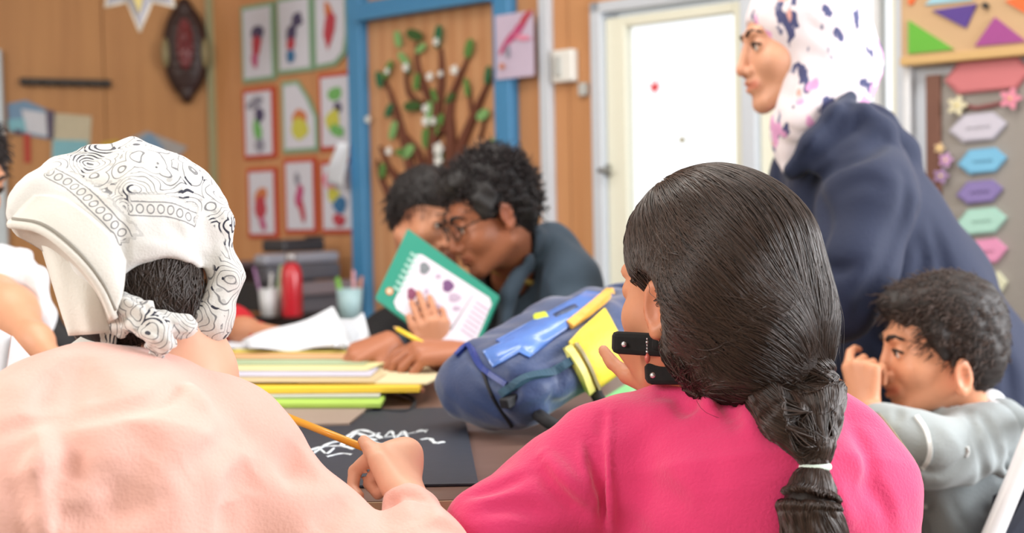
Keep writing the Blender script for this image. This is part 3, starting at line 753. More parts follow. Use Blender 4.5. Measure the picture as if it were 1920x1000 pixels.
def flat(name, pix, z0, z1, m, parent=None, bevel=0.0, label=None, cat=None, group=None):
    pts = [T(x, y, z1) for x, y in pix]; pts = [np.array((p[0], p[1], z0)) for p in pts]
    a = sum(pts[i][0] * pts[(i + 1) % len(pts)][1] - pts[(i + 1) % len(pts)][0] * pts[i][1] for i in range(len(pts)))
    if a < 0: pts = pts[::-1]
    o = prism(name, pts, np.array((0, 0, 1.)), z1 - z0, m, parent, bevel=bevel)
    if label: tag(o, label, cat, group)
    return o
# black board with chalk drawing
bb = thing('black_drawing_board', T(740, 840, ZT), 'black cardboard sheet with a white chalk drawing lying on the brown table', 'drawing')
flat('board', [(470, 800), (560, 772), (868, 763), (897, 906), (560, 912)], ZT + .0005, ZT + .004, mat('black_card', (40, 46, 60), .55, .1, 60, .2), bb, bevel=.001)
chalk = mat('white_chalk', (222, 230, 236), .9, .3, 160, .15)
zc = ZT + .005
ck = []
r_ = random.Random(3)
def stroke(pts, wd): ck.append(([T(x, y, zc) for x, y in pts], wd))
for pts, wd in [([(566, 850), (600, 838), (640, 836), (664, 842)], .003), ([(590, 846), (620, 830), (655, 826), (680, 832)], .0028), ([(640, 836), (655, 816), (676, 806), (700, 812), (716, 822)], .004),
                ([(650, 826), (668, 812), (690, 818), (712, 812)], .004), ([(668, 834), (690, 822), (705, 826)], .0045), ([(722, 818), (734, 808), (742, 822), (756, 808), (764, 820)], .0026),
                ([(720, 820), (760, 814), (802, 806)], .0022), ([(776, 812), (790, 806), (800, 810)], .0018), ([(788, 824), (806, 822), (816, 830), (832, 828)], .004), ([(570, 842), (585, 850), (600, 842), (612, 850), (626, 840)], .0024),
                ([(700, 828), (716, 832), (735, 826)], .003), ([(612, 856), (640, 850), (660, 852)], .002)]: stroke(pts, wd)
v, f = [], []
for pts, wd in ck:
    p = spline([np.asarray(q) for q in pts], 14); n0 = len(v); t = np.gradient(p, axis=0); t /= np.linalg.norm(t, axis=1)[:, None]
    for i, q in enumerate(p):
        s = np.cross(t[i], (0, 0, 1)); ww = wd * .8 * (1.0 + .6 * r_.uniform(-1, 1)) * .9
        v += [q + s * ww - np.array((0, 0, .001)), q - s * ww - np.array((0, 0, .001)), q - s * ww * .8, q + s * ww * .8]
    for i in range(len(p) - 1):
        for k in range(4): f.append([n0 + i * 4 + k, n0 + i * 4 + (k + 1) % 4, n0 + (i + 1) * 4 + (k + 1) % 4, n0 + (i + 1) * 4 + k])
mesh('chalk_drawing', v, f, chalk, bb)
# piles of folders and sheets
pf = 'folders and sheets piled on the table'
def pil(nm, pix, z0, z1, rgb, mn, lab, cat, stripes=None, rgb2=None):
    o = flat(nm, pix, z0, z1, mat(mn, rgb, .6, .15, 14, .12, rgb2=rgb2), None, .0008, lab, cat, pf)
    return o
pil('kraft_folder', [(370, 740), (722, 738), (655, 793), (350, 800)], ZT + .0005, ZT + .008, (164, 146, 134), 'kraft', 'brownish grey cardboard folder lowest in the paper pile', 'folder')
pil('lime_folder', [(350, 716), (700, 712), (722, 742), (714, 757), (350, 757)], ZT + .009, ZT + .016, (176, 214, 96), 'lime', 'lime green folder under the yellow one in the pile', 'folder')
pil('grey_folder', [(350, 708), (650, 705), (716, 732), (712, 742), (350, 743)], ZT + .017, ZT + .021, (196, 200, 196), 'grey_folder', 'pale grey paper sheaf between lime and yellow folders', 'folder')
pil('yellow_folder', [(330, 690), (740, 690), (792, 714), (786, 726), (330, 730)], ZT + .022, ZT + .031, (246, 208, 64), 'yellow_folder', 'bright yellow folder in the middle of the pile', 'folder')
pil('cream_sheets', [(560, 676), (790, 680), (828, 704), (800, 718), (560, 716)], ZT + .0315, ZT + .035, (226, 214, 176), 'cream_sheet', 'cream sheets jutting out to the right of the pile', 'paper')
cols = [((210, 190, 150), 'tan striped', 'st_tan'), ((206, 204, 222), 'pale lilac', 'st_lilac'), ((232, 226, 170), 'pale yellow', 'st_yellow'), ((176, 196, 160), 'sage green', 'st_sage'), ((226, 178, 130), 'peach', 'st_peach'), ((232, 214, 110), 'strong yellow', 'st_strong')]
z = ZT + .0355
for k, (rgb, cn, mn) in enumerate(cols):
    y0, y1 = 716 - k * 11, 650 + (6 - k) * 2
    pil('paper_sheet', [(395 + k * 12, y1), (640 + (k % 3) * 28, y1 - 2), (724 - (k % 2) * 14, y0 - 14), (700 - k * 6, y0), (380 + k * 7, y0)], z, z + .0012, rgb, mn, cn + ' sheet in the fanned stack on top of the pile', 'paper'); z += .0022
yl = mat('st_strong', (232, 214, 110))
# propped white crumpled papers behind the pile
for (P4, lab) in [([P(452, 640, 2.62), P(625, 577, 2.60), P(668, 636, 2.50), P(470, 650, 2.5)], 'large white sheet propped up with a sharp peak behind the folder pile'),
                  ([P(618, 606, 2.62), P(682, 588, 2.62), P(700, 640, 2.50), P(628, 644, 2.48)], 'smaller white sheet standing beside the peaked one near the adult hands')]:
    P4 = [np.asarray(p) for p in P4]
    for i in (2, 3): P4[i][2] = max(ZT + .05, min(P4[i][2], ZT + .054))
    tag(sheet3('white_sheet', P4, 10, 8, lambda a, b: .012 * math.sin(7 * a + 2 * b) + .006 * math.sin(13 * a * b), np.array((0, -.9, .4)), whitepaper), lab, 'paper', 'white papers behind the pile')
# white flat sheets below them
flat('white_sheet', [(380, 652), (480, 630), (700, 640), (668, 650), (500, 654)], ZT + .0485, ZT + .0497, whitepaper, None, 0, 'flat white sheet lying on the pile under the propped sheets', 'paper', 'white papers behind the pile')
# mixed leaflets left of the pile
for k, (q, rgb, cn) in enumerate([([(300, 705), (420, 668), (470, 650), (350, 640), (300, 668)], (150, 150, 176), 'slate lilac'), ([(310, 720), (398, 712), (440, 690), (330, 690)], (120, 84, 92), 'dull maroon'), ([(330, 665), (440, 655), (520, 640), (380, 636)], (210, 150, 130), 'salmon')]):
    flat('leaflet', q, ZT + .0005 + k * .003, ZT + .003 + k * .003, mat('leaflet_' + cn.replace(' ', '_'), rgb, .6, .1, 20, .2), None, 0, cn + ' leaflet beside the white headscarf at the pile edge', 'leaflet', 'leaflets left of the pile')

# green folder under the rucksack
gfo = thing('green_folder', T(1120, 780, ZT), 'mint green plastic folder with faint yellow stripes under the rucksack', 'folder')
GP = [(1024, 832), (1062, 790), (1180, 716), (1300, 700), (1340, 742), (1250, 760), (1140, 830), (1048, 842)]
flat('cover', GP, ZT + .0005, ZT + .006, mat('mint_plastic', (126, 226, 138), .35, .1, 20, .12), gfo, .001)
for k in range(7):
    a = k / 7 + .05; x0, y0 = 1066 + 150 * a, 792 - 74 * a
    flat('stripe', [(x0, y0), (x0 + 7, y0 - 3), (x0 + 60, y0 + 14), (x0 + 50, y0 + 20)], ZT + .0061, ZT + .0066, mat('stripe_pale' if k % 2 else 'stripe_yellow', (196, 236, 200) if k % 2 else (206, 236, 110), .4), gfo)

# ---- rucksack
navy = mat('navy_fabric', (40, 64, 112), .55, .35, 220, .25, sheen=.3)
bluef = mat('blue_shiny_fabric', (92, 134, 214), .25, .3, 60, .2, spec=.7)
yel = mat('yellow_fabric', (250, 220, 66), .6, .4, 200, .1)
gold = mat('golden_trim', (232, 176, 74), .5, .2, 80, .1)
paley = mat('pale_yellow_trim', (236, 232, 130), .5, .2, 80, .1)
blackf = mat('black_webbing', (18, 20, 28), .7, .3, 150, .1)
RP = T(1010, 830, ZT)
L_ = np.array((.66, .70, .30)); L_ /= np.linalg.norm(L_); W_ = np.array((-.70, .714, 0)); W_ -= L_ * (W_ @ L_); W_ /= np.linalg.norm(W_); U_ = np.cross(L_, W_); 
if U_[2] < 0: U_ = -U_
S = Solid(); Rb = np.stack([L_, W_, U_], 1)
cb = RP + L_ * .135 + W_ * .105 + U_ * .052
S.box(cb, (.085, .055, .004), Rb, rnd=.038, k=.02)                       # main body
S.box(cb + L_ * .02 + U_ * .028 , (.080, .042, .003), Rb, rnd=.028, k=.03)   # front compartment
S.ell(cb - L_ * .10 + U_ * .0, (.045, .095, .05), Rb, k=.04)
S.ell(cb + L_ * .02 - W_ * .085 + U_ * .005, (.09, .030, .038), Rb, k=.03)
S.box(cb + L_ * .15 + U_ * .005, (.045, .05, .004), Rb, rnd=.034, k=.04)
def cr(S, pix, dep, wd): S.creasepix(pix, dep, wd)
for pix, dep, wd in [([(870, 650), (900, 690), (960, 735), (1000, 800)], .006, .006), ([(985, 690), (1040, 668), (1100, 640)], .007, .007), ([(950, 720), (1010, 700), (1060, 700)], .007, .008),
                     ([(900, 740), (930, 770), (970, 800)], .006, .008), ([(1000, 740), (1050, 760), (1080, 740)], .008, .009), ([(960, 650), (1020, 640), (1090, 600)], .006, .007), ([(1020, 770), (1050, 720), (1040, 690)], .005, .008),
                     ([(880, 640), (930, 660), (960, 700)], -.004, .006), ([(940, 780), (980, 750), (1040, 740)], -.005, .009)]: cr(S, pix, dep, wd)
S.wob(.0015, 60)
bp = thing('rucksack', RP + np.array((.08, .15, 0)), 'navy and blue school rucksack with yellow pocket lying on the table', 'rucksack')
S.mesh('body', .0055, navy, bp)
BAG = S
patch(S, 'front_panel', [(930, 640), (1100, 548), (1150, 552), (992, 672)], .006, bluef, bp, 18, 8)
patch(S, 'front_panel', [(905, 660), (985, 622), (992, 652), (925, 690)], .005, bluef, bp, 12, 6)
patch(S, 'dark_window', [(1032, 598), (1084, 574), (1090, 582), (1040, 606)], .008, mat('dark_blue_print', (46, 66, 104), .4), bp, 8, 5)
patch(S, 'lime_badge', [(1000, 596), (1028, 590), (1034, 602), (1004, 608)], .009, mat('lime_badge', (206, 220, 66), .5), bp, 6, 4)
patch(S, 'side_pocket', [(1066, 642), (1134, 580), (1190, 690), (1114, 742)], .010, yel, bp, 16, 14)
strap(S, 'pocket_trim', [(1062, 650), (1084, 692), (1108, 738)], .0062, .010, paley, bp)
strap(S, 'pocket_tape', [(1076, 646), (1096, 686), (1118, 730)], .0026, .0125, mat('grey_tape', (150, 140, 100), .5), bp)
strap(S, 'golden_piping', [(1066, 614), (1105, 585), (1146, 550)], .007, .009, gold, bp)
strap(S, 'piping', [(856, 668), (880, 650), (905, 690), (950, 722)], .004, .005, mat('blue_piping', (40, 62, 140), .4), bp)
strap(S, 'seam', [(905, 700), (925, 745), (960, 800)], .002, .003, blackf, bp)
strap(S, 'compression_strap', [(940, 740), (985, 712), (1030, 700), (1070, 678)], .006, .006, mat('teal_webbing', (38, 74, 96), .7, .3, 150), bp)
boxes('buckle', [((S.hit(955, 752) if S.hit(955, 752) is not None else cb), L_ * .012, W_ * .008, U_ * .007)], blackf, bp, bevel=.002)
tube('shoulder_strap', spline([cb + L_ * -.08 - W_ * .04 - U_ * .02, RP + np.array((.01, .0, .03)), RP + np.array((.05, .0, .012)), RP + np.array((.10, .03, .012)), cb - W_ * .10 - U_ * .03], 20), .009, blackf, bp)
tube('grab_loop', spline([cb + L_ * .19 + W_ * .03 + U_ * .02, cb + L_ * .235 + W_ * .03 + U_ * .03, cb + L_ * .235 - W_ * .03 + U_ * .03, cb + L_ * .19 - W_ * .03 + U_ * .01], 14), .006, MATS['navy_fabric'], bp)
# thin black cable on the table
tag(tube('cable', spline([T(640, 785, ZT + .005), T(700, 770, ZT + .004), T(760, 772, ZT + .004), T(778, 752, ZT + .004), T(750, 736, ZT + .005)], 24), .003, blackf), 'thin black cable curling on the table beside the folder pile', 'cable')

# ---- desk at the back with office things
dk_m = mat('black_desk', (34, 30, 32), .5, .1, 30, .2)
DZ = .70
def w2p(x, off, z): s = W2.at(x, 400, off)[0]; return W2.pt(s, z, off)
dk = thing('side_desk', w2p(580, .3, 0), 'black desk along the back wall carrying a printer and cups', 'desk')
sd0, sd1 = W2.at(405, 600, .62)[0], W2.at(672, 500, .07)[0]
boxes('desktop', [W2.box(sd0 + .02, sd1 - .02, DZ - .03, DZ, .07, .62)], dk_m, dk, bevel=.004)
boxes('front_panel', [W2.box(sd0 + .05, sd1 - .05, .05, DZ - .03, .55, .57)], dk_m, dk)
for sg in (sd0 + .04, sd1 - .06): boxes('side_panel', [W2.box(sg, sg + .025, 0, DZ - .03, .1, .6)], dk_m, dk)
def onwall(x0, x1, z0, z1, o0, o1):
    return W2.box(W2.at(x0, 500, o1)[0], W2.at(x1, 500, o0)[0], z0, z1, o0, o1)
pr = thing('printer', w2p(570, .2, DZ), 'grey and black desktop printer stacked on paper trays under the drawings', 'printer')
grey_d = mat('printer_grey', (92, 92, 100), .45, .1, 40, .2); grey_l = mat('printer_lid', (150, 152, 164), .4, .1, 40, .1)
boxes('paper_tray', [onwall(548, 636, DZ + .001, DZ + .06, .1, .4)], grey_d, pr, bevel=.008)
boxes('paper_tray', [onwall(556, 640, DZ + .062, DZ + .105, .1, .4)], mat('tray_taupe', (126, 116, 122), .5, .1, 40, .1), pr, bevel=.008)
boxes('body', [onwall(480, 640, DZ + .107, DZ + .165, .08, .42)], grey_d, pr, bevel=.012)
boxes('lid', [onwall(474, 638, DZ + .167, DZ + .205, .08, .43)], grey_l, pr, bevel=.012)
boxes('feeder', [onwall(490, 612, DZ + .207, DZ + .252, .1, .30)], mat('feeder_black', (52, 50, 54), .5), pr, bevel=.012)
boxes('control_panel', [onwall(575, 608, DZ + .253, DZ + .263, .16, .25)], MATS['black_desk'], pr, bevel=.003)
boxes('foot', [onwall(486, 540, DZ + .001, DZ + .106, .12, .38)], dk_m, pr, bevel=.006)
# red bottle
bpnt = P(548, 577, 4.24); b0 = np.array((bpnt[0], bpnt[1], DZ + .0005))
bt = thing('bottle', b0, 'tall red drinking bottle with a silver cap in front of the printer', 'bottle')
lathe('bottle_body', b0, [(.001, 0), (.033, .002), (.035, .01), (.035, .145), (.030, .165), (.018, .180), (.001, .181)], mat('red_metal', (192, 28, 44), .3, coat=.4), bt)
lathe('cap', b0, [(.001, .180), (.019, .181), (.019, .205), (.014, .212), (.001, .213)], mat('silver_cap', (170, 168, 172), .3, metal=.6), bt)
def cup(x, y, d, r, h, rgb, lab, pens, mn, dz=DZ):
    p = P(x, y, d); b = np.array((p[0], p[1], dz + .0005)); t = thing('pen_cup', b, lab, 'cup', None)
    lathe('cup_body', b, [(.001, 0), (r * .82, .001), (r, h), (r * .93, h), (r * .76, .004), (.001, .004)], mat(mn, rgb, .4), t)
    for k, (dx, dy, tx, L, c) in enumerate(pens):
        a = b + np.array((dx * r, dy * r, .006)); e = a + np.array((tx, .02 * dy, L))
        tube('pen', [a, e], .0055, mat('pen_%02x%02x%02x' % c, c, .4), t, n=6)
    return t
cup(506, 580, 4.28, .036, .095, (208, 210, 214), 'white cup with pale green and violet pens beside the red bottle', [(-.4, 0, -.035, .16, (150, 110, 150)), (.3, .2, .03, .165, (190, 210, 170)), (.0, -.3, .012, .14, (220, 222, 224)), (.5, -.1, .04, .16, (200, 214, 190)), (-.2, .3, -.02, .15, (60, 56, 64))], 'cup_white')
cup(656, 574, 4.12, .042, .098, (168, 200, 206), 'pale blue cup with green and pink pens against the blue post', [(-.5, 0, -.02, .125, (130, 190, 70)), (.3, .2, .0, .15, (214, 160, 170)), (-.1, -.3, -.03, .13, (120, 180, 80)), (.5, 0, .02, .13, (190, 130, 110))], 'cup_blue')
bx = thing('document_box', w2p(432, .35, DZ), 'dark brown document box at the left end of the black desk', 'box')
boxes('carton', [onwall(400, 452, DZ + .001, DZ + .15, .14, .42)], mat('dark_box', (58, 44, 46), .6), bx, bevel=.006)
boxes('lid', [onwall(398, 454, DZ + .151, DZ + .17, .13, .43)], mat('box_lid', (120, 104, 110), .6), bx, bevel=.004)

# ---- chair of the boy, right edge (white tube, navy back)
wt = mat('white_tube', (232, 232, 236), .3, .02, 20, .02, coat=.3)
navc = mat('navy_seat', (16, 24, 44), .6, .2, 80, .1)
# ================================================================== people
def N(v): v = np.asarray(v, float); return v / np.linalg.norm(v)
def basis(f, u):
    f = N(f); u = N(np.asarray(u) - f * (np.asarray(u) @ f)); r = np.cross(f, u); return r, f, u
def skin(name, rgb, sss=.06): return mat(name, rgb, .48, .08, 120, .08, attr='Col', sss=sss)
def head(S, c, f, u, s=1.0, ear_z=-.005, face=True, neck=None, ears=True):
    r, f, u = basis(f, u); R = np.stack([r, f, u], 1)
    L = lambda x, y, z: c + s * (x * r + y * f + z * u)
    S.ell(L(0, -.012, .035), np.array((.074, .093, .079)) * s, R, k=.0)
    S.ell(L(0, .028, -.028), np.array((.060, .062, .080)) * s, R, k=.02 * s)
    for g in (-1, 1):
        S.cone(L(.052 * g, .0, -.060), L(.018 * g, .070, -.096), .017 * s, .015 * s, k=.022 * s)
        S.ell(L(.036 * g, .058, -.030), .024 * s, k=.02 * s)
    S.ell(L(0, .076, -.098), .016 * s, k=.016 * s)
    if face:
        S.cone(L(-.030, .080, .024), L(.030, .080, .024), .011 * s, .011 * s, k=.016 * s)
        S.cone(L(0, .086, .016), L(0, .103, -.030), .0075 * s, .0095 * s, k=.010 * s)
        S.ell(L(0, .106, -.036), .0095 * s, k=.008 * s)
        for g in (-1, 1):
            S.ell(L(.012 * g, .096, -.040), .0075 * s, k=.006 * s)
            S.ell(L(.031 * g, .096, .004), np.array((.018, .016, .012)) * s, R, k=.014 * s, op='s')
            S.ell(L(.031 * g, .074, .003), .0145 * s, k=.003 * s)
        S.ell(L(0, .084, -.064), np.array((.024, .014, .016)) * s, R, k=.014 * s)
        S.chain([L(-.021, .084, -.063), L(-.006, .0965, -.0585), L(.006, .0965, -.0585), L(.021, .084, -.063)], .0048 * s, k=.005 * s)
        S.chain([L(-.019, .084, -.067), L(0, .096, -.0705), L(.019, .084, -.067)], .0056 * s, k=.005 * s)
        S.crease([L(-.023, .090, -.064), L(0, .101, -.0645), L(.023, .090, -.064)], .004 * s, .0028 * s)
    for g in ((-1, 1) if ears else ()):
        e = L(.077 * g, -.008, ear_z); Re = np.stack([N(r + g * f * -.35), N(f + g * r * .35), u], 1)
        S.ell(e, np.array((.0075, .018, .031)) * s, Re, k=.008 * s)
        S.ell(e + r * g * .0065 * s + f * .002 * s, np.array((.006, .010, .019)) * s, Re, k=.005 * s, op='s')
        S.ell(e - u * .026 * s + f * .006 * s, .0075 * s, k=.006 * s)
    if neck is not None: S.cone(L(0, -.020, -.055), neck, .047 * s, .050 * s, k=.03)
    return L, r, f, u, R
def lips(L, s, ear_z=-.005, lipc=(.80, .55, .55)):
    a, b, cc_ = L(-.02, .09, -.064), L(.02, .09, -.064), L(0, .099, -.064)
    def fn(v):
        d = np.minimum(cap(v, a, cc_), cap(v, cc_, b)); m_ = np.exp(-(d / (.0085 * s)) ** 4)[:, None]
        col = np.ones((len(v), 3)) * (1 - m_) + np.array(lipc) * m_
        for g in (-1, 1):
            d = np.sqrt(((v - L(.077 * g, 0, ear_z)) ** 2).sum(1)); k = np.exp(-(d / (.03 * s)) ** 2)[:, None]; col *= (1 - k) + np.array((.97, .80, .76)) * k
        d = np.sqrt(((v - L(0, .108, -.036)) ** 2).sum(1)); k = np.exp(-(d / (.014 * s)) ** 2)[:, None]; col *= (1 - k) + np.array((.98, .86, .84)) * k
        return col
    return fn
def eyes(L, R, s, parent, iris=(50, 32, 22)):
    for g in (-1, 1):
        lathe('eye', L(.031 * g, .0745, .002), [(.0005, .0140 * s), (.006 * s, .0130 * s), (.010 * s, .0095 * s), (.012 * s, .005 * s), (.0125 * s, 0)], mat('eye_white', (225, 220, 215), .2), parent, n=14, axis=R[:, 1])
        lathe('iris', L(.031 * g, .0745, .002), [(.0005, .0152 * s), (.0035 * s, .0147 * s), (.0064 * s, .0134 * s), (.0068 * s, .012 * s)], mat('iris_brown', iris, .15), parent, n=12, axis=R[:, 1])
def brows(L, s, parent, m, up=.024, th=.0042):
    for g in (-1, 1):
        tube('eyebrow', [L(.012 * g, .0935, up - .001), L(.022 * g, .0915, up + .004), L(.034 * g, .086, up + .005), L(.046 * g, .074, up - .001)], [th * s * .8, th * s, th * s * .9, th * s * .35], m, parent, n=6)
        tube('lash_line', [L(.019 * g, .0855, .0025), L(.026 * g, .0893, .0072), L(.036 * g, .0872, .0068), L(.046 * g, .079, .0015)], .0026 * s, m, parent, n=5)
def hand(S, w_, d, n, side, s=1.0, curl=(.5, .5, .5, .5), thumb=(.7, .6, -.3), tcurl=.3, spread=.06):
    d = N(d); n = N(np.asarray(n) - d * (np.asarray(n) @ d)); t = N(np.cross(d, n)) * side
    fl = [(.042, .025, .020), (.046, .028, .021), (.042, .026, .020), (.033, .020, .018)]; kn = []
    for i in range(4):
        off = .030 - .0195 * i; K = w_ + s * (d * (.086 - (.004 if i in (0, 2) else .012 if i == 3 else 0)) + t * off + n * (.004 if i in (1, 2) else 0))
        S.cone(w_ + s * (t * (.014 - .010 * i) + d * .008), K, .0155 * s, .0118 * s, k=.012 * s); kn.append(K)
    tips = []
    for i in range(4):
        a = 0.25 * curl[i]; p = kn[i]; dd = N(d + t * spread * (1.5 - i)); rr = .0098 if i < 3 else .0085
        for j in range(3):
            a += curl[i] * (1.0, 1.0, .7)[j]
            q = p + s * fl[i][j] * (dd * math.cos(a) - n * math.sin(a))
            S.cone(p, q, rr * s * (1 - .08 * j), rr * s * (.92 - .10 * j), k=.0035 * s if j == 0 else .001 * s); p = q
        tips.append(p)
    b = w_ + s * (d * .022 + t * .020 - n * .004); v = N(thumb[0] * t + thumb[1] * d + thumb[2] * n); p = b
    for j, (ln, ra) in enumerate(((.042, .0155), (.032, .0115), (.026, .0100))):
        q = p + v * ln * s; S.cone(p, q, ra * s, (ra - .0025) * s, k=.009 * s if j == 0 else .002 * s); p = q
        v = N(v + tcurl * (-t * .6 - n * .5 + d * .3))
    tips.append(p); return tips
def Q(x, y, d, r=0): return P(x, y, d), r * d / F
def pchain(S, rows, k=.03, s=None):
    pts = [P(x, y, d) for x, y, d, r in rows]; rad = [r * d / F for x, y, d, r in rows]; return S.chain(pts, rad, k=k, s=s)
def strands(S, starts, ends, n=18, off=.001, jit=.0, bow=None, iters=4):
    """hair lines that run over the surface of S from starts to ends"""
    t = np.linspace(0, 1, n)[None, :, None]
    a = np.asarray(starts)[:, None, :]; b = np.asarray(ends)[:, None, :]
    p = a * (1 - t) + b * t; m_ = p.shape[0]
    if bow is not None: p = p + np.sin(np.pi * t) * bow
    q = p.reshape(-1, 3)
    o = np.repeat(RNG.uniform(off * .2, off * 1.6, m_), n)
    for _ in range(iters):
        e = S.ev(q); q = q - S.grad(q) * (e - o)[:, None] * .9
    q = q.reshape(m_, n, 3)
    if jit:
        ph = RNG.uniform(0, 6.28, (m_, 3)); fr = RNG.uniform(3, 9, (m_, 1, 1))
        q = q + jit * np.sin(t * fr * 2 + ph[:, None, :]) * np.minimum(1, t * 4)
    return list(q)
def seatlegs(hip, knees, feet, m, parent, shoe, r=.075):
    S = Solid()
    for k_, f_ in zip(knees, feet):
        a = np.asarray(hip) + (np.asarray(k_) - np.asarray(hip)) * .1 + np.array(((k_[0] - hip[0]) * .5, 0, 0)); S.cone(a, k_, r, r * .72, k=.03); S.cone(k_, np.asarray(f_) + np.array((0, 0, .07)), r * .72, r * .5, k=.03)
    S.ell(hip, (.15, .12, .095), k=.05)
    S.mesh('trousers', .014, m, parent)
    for k_, f_ in zip(knees, feet):
        f_ = np.asarray(f_, float); d = N(np.array((f_[0] - k_[0] + 1e-3, abs(f_[1] - k_[1]) * 0 + (1 if k_[1] >= hip[1] else -1) * .5, 0)))
        S2 = Solid(); S2.cone(f_ + np.array((0, 0, .04)) - d * .03, f_ + d * .13 + np.array((0, 0, .034)), .038, .032); S2.box(f_ + d * .05 + np.array((0, 0, .012)), (.035, .09, .008), np.stack([np.cross(d, (0, 0, 1)), d, (0, 0, 1)], 1), rnd=.004)
        S2.mesh('shoe', .012, shoe, parent)
def chair(pos, ang, label, frame=None, seat=None, back=True, h=.43):
    frame = frame or MATS['grey_steel']; seat = seat or mat('beech_seat', (190, 150, 104), .5, .1, 10, .15)
    t = thing('school_chair', (pos[0], pos[1], 0), label, 'chair', 'school chairs round the table')
    ca, sa_ = math.cos(ang), math.sin(ang); X = np.array((ca, sa_, 0)); Y = np.array((-sa_, ca, 0)); p = np.array((pos[0], pos[1], 0.))   # +Y faces the table
    boxes('seat', [(p + np.array((0, 0, h)), X * .19, Y * .18, np.array((0, 0, .010)))], seat, t, bevel=.008)
    for sx_ in (-1, 1):
        for sy in (-1, 1):
            tube('leg', [p + X * .16 * sx_ + Y * .15 * sy + np.array((0, 0, h - .01)), p + X * .19 * sx_ + Y * .19 * sy + np.array((0, 0, 0))], .011, frame, t)
    if back:
        for sx_ in (-1, 1): tube('back_post', [p + X * .16 * sx_ - Y * .15 + np.array((0, 0, h)), p + X * .16 * sx_ - Y * .235 + np.array((0, 0, h + .27))], .010, frame, t)
        boxes('backrest', [(p - Y * .222 + np.array((0, 0, h + .20)), X * .18, Y * .008, np.array((0, .0, .06)))], seat, t, bevel=.006)
    return t
shoe_m = mat('dark_shoe', (40, 38, 42), .6); jean_m = mat('blue_jeans', (52, 66, 96), .8, .2, 150, .15); black_tr = mat('black_trousers', (24, 24, 30), .8, .2, 150, .1)

# ------------------------------------------------------------------ girl with the white bandana and pale pink sweater
g1 = thing('person', (P(260, 1000, 1.15)[0], 1.13, 0), 'child seen from behind in pale pink sweater and white patterned bandana, holding a pencil', 'person', None)
sk1 = skin('skin_light', (240, 186, 158))
S = Solid(); dH = 1.30
hc = P(290, 478, dH)
nk = P(318, 742, 1.27)
L, r, f, u, R = head(S, hc, V(.30, -.10, .95), V(.02, 1, .05), .84, face=True, neck=nk)
S.chain([L(.02, -.03, -.06), P(345, 700, 1.27)], [.048, .050], k=.03)
pchain(S, [(318, 742, 1.27, 95), (250, 900, 1.22, 150), (240, 1100, 1.20, 150)], k=.04)
wr = P(768, 940, 1.30)
el = P(800, 1130, 1.18)
pchain(S, [(318, 800, 1.25, 90), (390, 900, 1.24, 56)], k=.03)
S.chain([P(390, 900, 1.24), el + CF * .03, wr], [.030, .026, .019], k=.03)
S.chain([P(200, 820, 1.22), P(40, 880, 1.2), P(-60, 1150, 1.25), P(150, 880, 1.42)], [.04, .04, .035, .022], k=.03)
# right hand closed round the pencil
HD = N(P(726, 838, 1.37) - wr); HN = N(V(.72, .25, -.64))
tips = hand(S, wr, HD, HN, -1, .80, curl=(1.15, 1.5, 1.6, 1.6), thumb=(.35, 1.0, .10), tcurl=.45, spread=.02)
S.ell(P(752, 862, 1.365), (.021, .019, .022), k=.02); S.ell(P(766, 848, 1.37), (.013, .013, .013), k=.012)
hand(S, P(150, 880, 1.42), V(.6, 0, .4), V(0, 1, 0), -1, .8, curl=(.3, .3, .3, .3))
S.mesh('body', .0042, sk1, g1, colfn=lips(L, .84))
# dark hair under the scarf
S = Solid(); c_ = L(0, -.016, .036); S.ell(c_, np.array((.072, .088, .072)) * .92, R); S.ell(L(0, -.050, -.045), np.array((.068, .050, .075)), R, k=.02); S.ell(L(.035, -.035, -.06), np.array((.040, .042, .050)), R, k=.02)
HS = S
hair_d = mat('dark_hair', (34, 26, 24), .42, .3, 200, .3, spec=.4)
S.mesh('hair', .006, hair_d, g1)
qq, ok = hitv(HS, [(RNG.uniform(200, 380), RNG.uniform(470, 500)) for _ in range(500)])
qe, ok2 = hitv(HS, [(RNG.uniform(210, 370), RNG.uniform(600, 660)) for _ in range(500)])
hm = mat('hair_strand_dark', (48, 34, 28), .35, spec=.6)
hairs('hair_strands', strands(HS, qq, qe, 10, .002, .001), .0005, hm, g1)

# the bandana
S = Solid()
S.ell(L(0, -.014, .034), np.array((.082, .100, .083)) * .93, R)
S.ell(L(.0, -.045, -.015), np.array((.070, .064, .070)), R, k=.02)
pk, _ = Q(248, 268, 1.30); S.cone(pk + V(0, -.010, 0), P(262, 340, 1.27), .004, .034, k=.015)           # raised peak of the cloth
pchain(S, [(340, 350, 1.27, 10), (406, 425, 1.27, 17), (417, 520, 1.27, 32), (390, 598, 1.26, 40), (340, 626, 1.25, 24)], k=.02)
pchain(S, [(110, 322, 1.26, 12), (250, 304, 1.27, 12)], k=.02)
S.chain([P(248, 276, 1.285), P(345, 340, 1.27), P(405, 410, 1.27)], [.005, .010, .012], k=.018); S.chain([P(246, 276, 1.285), P(170, 298, 1.27), P(105, 318, 1.26)], [.005, .008, .007], k=.018)
# wide brim that stands off on the left
pchain(S, [(112, 335, 1.24, 22), (60, 392, 1.22, 22), (44, 412, 1.22, 14)], k=.03)
pchain(S, [(60, 380, 1.23, 22), (120, 420, 1.22, 26), (180, 480, 1.22, 28), (212, 560, 1.22, 18)], k=.03)
pchain(S, [(120, 370, 1.23, 40), (190, 440, 1.22, 42), (222, 520, 1.22, 22)], k=.04)
pchain(S, [(34, 418, 1.215, 11), (85, 432, 1.205, 10), (140, 470, 1.20, 10), (185, 525, 1.20, 10), (214, 590, 1.205, 9)], k=.006)   # rolled lower hem
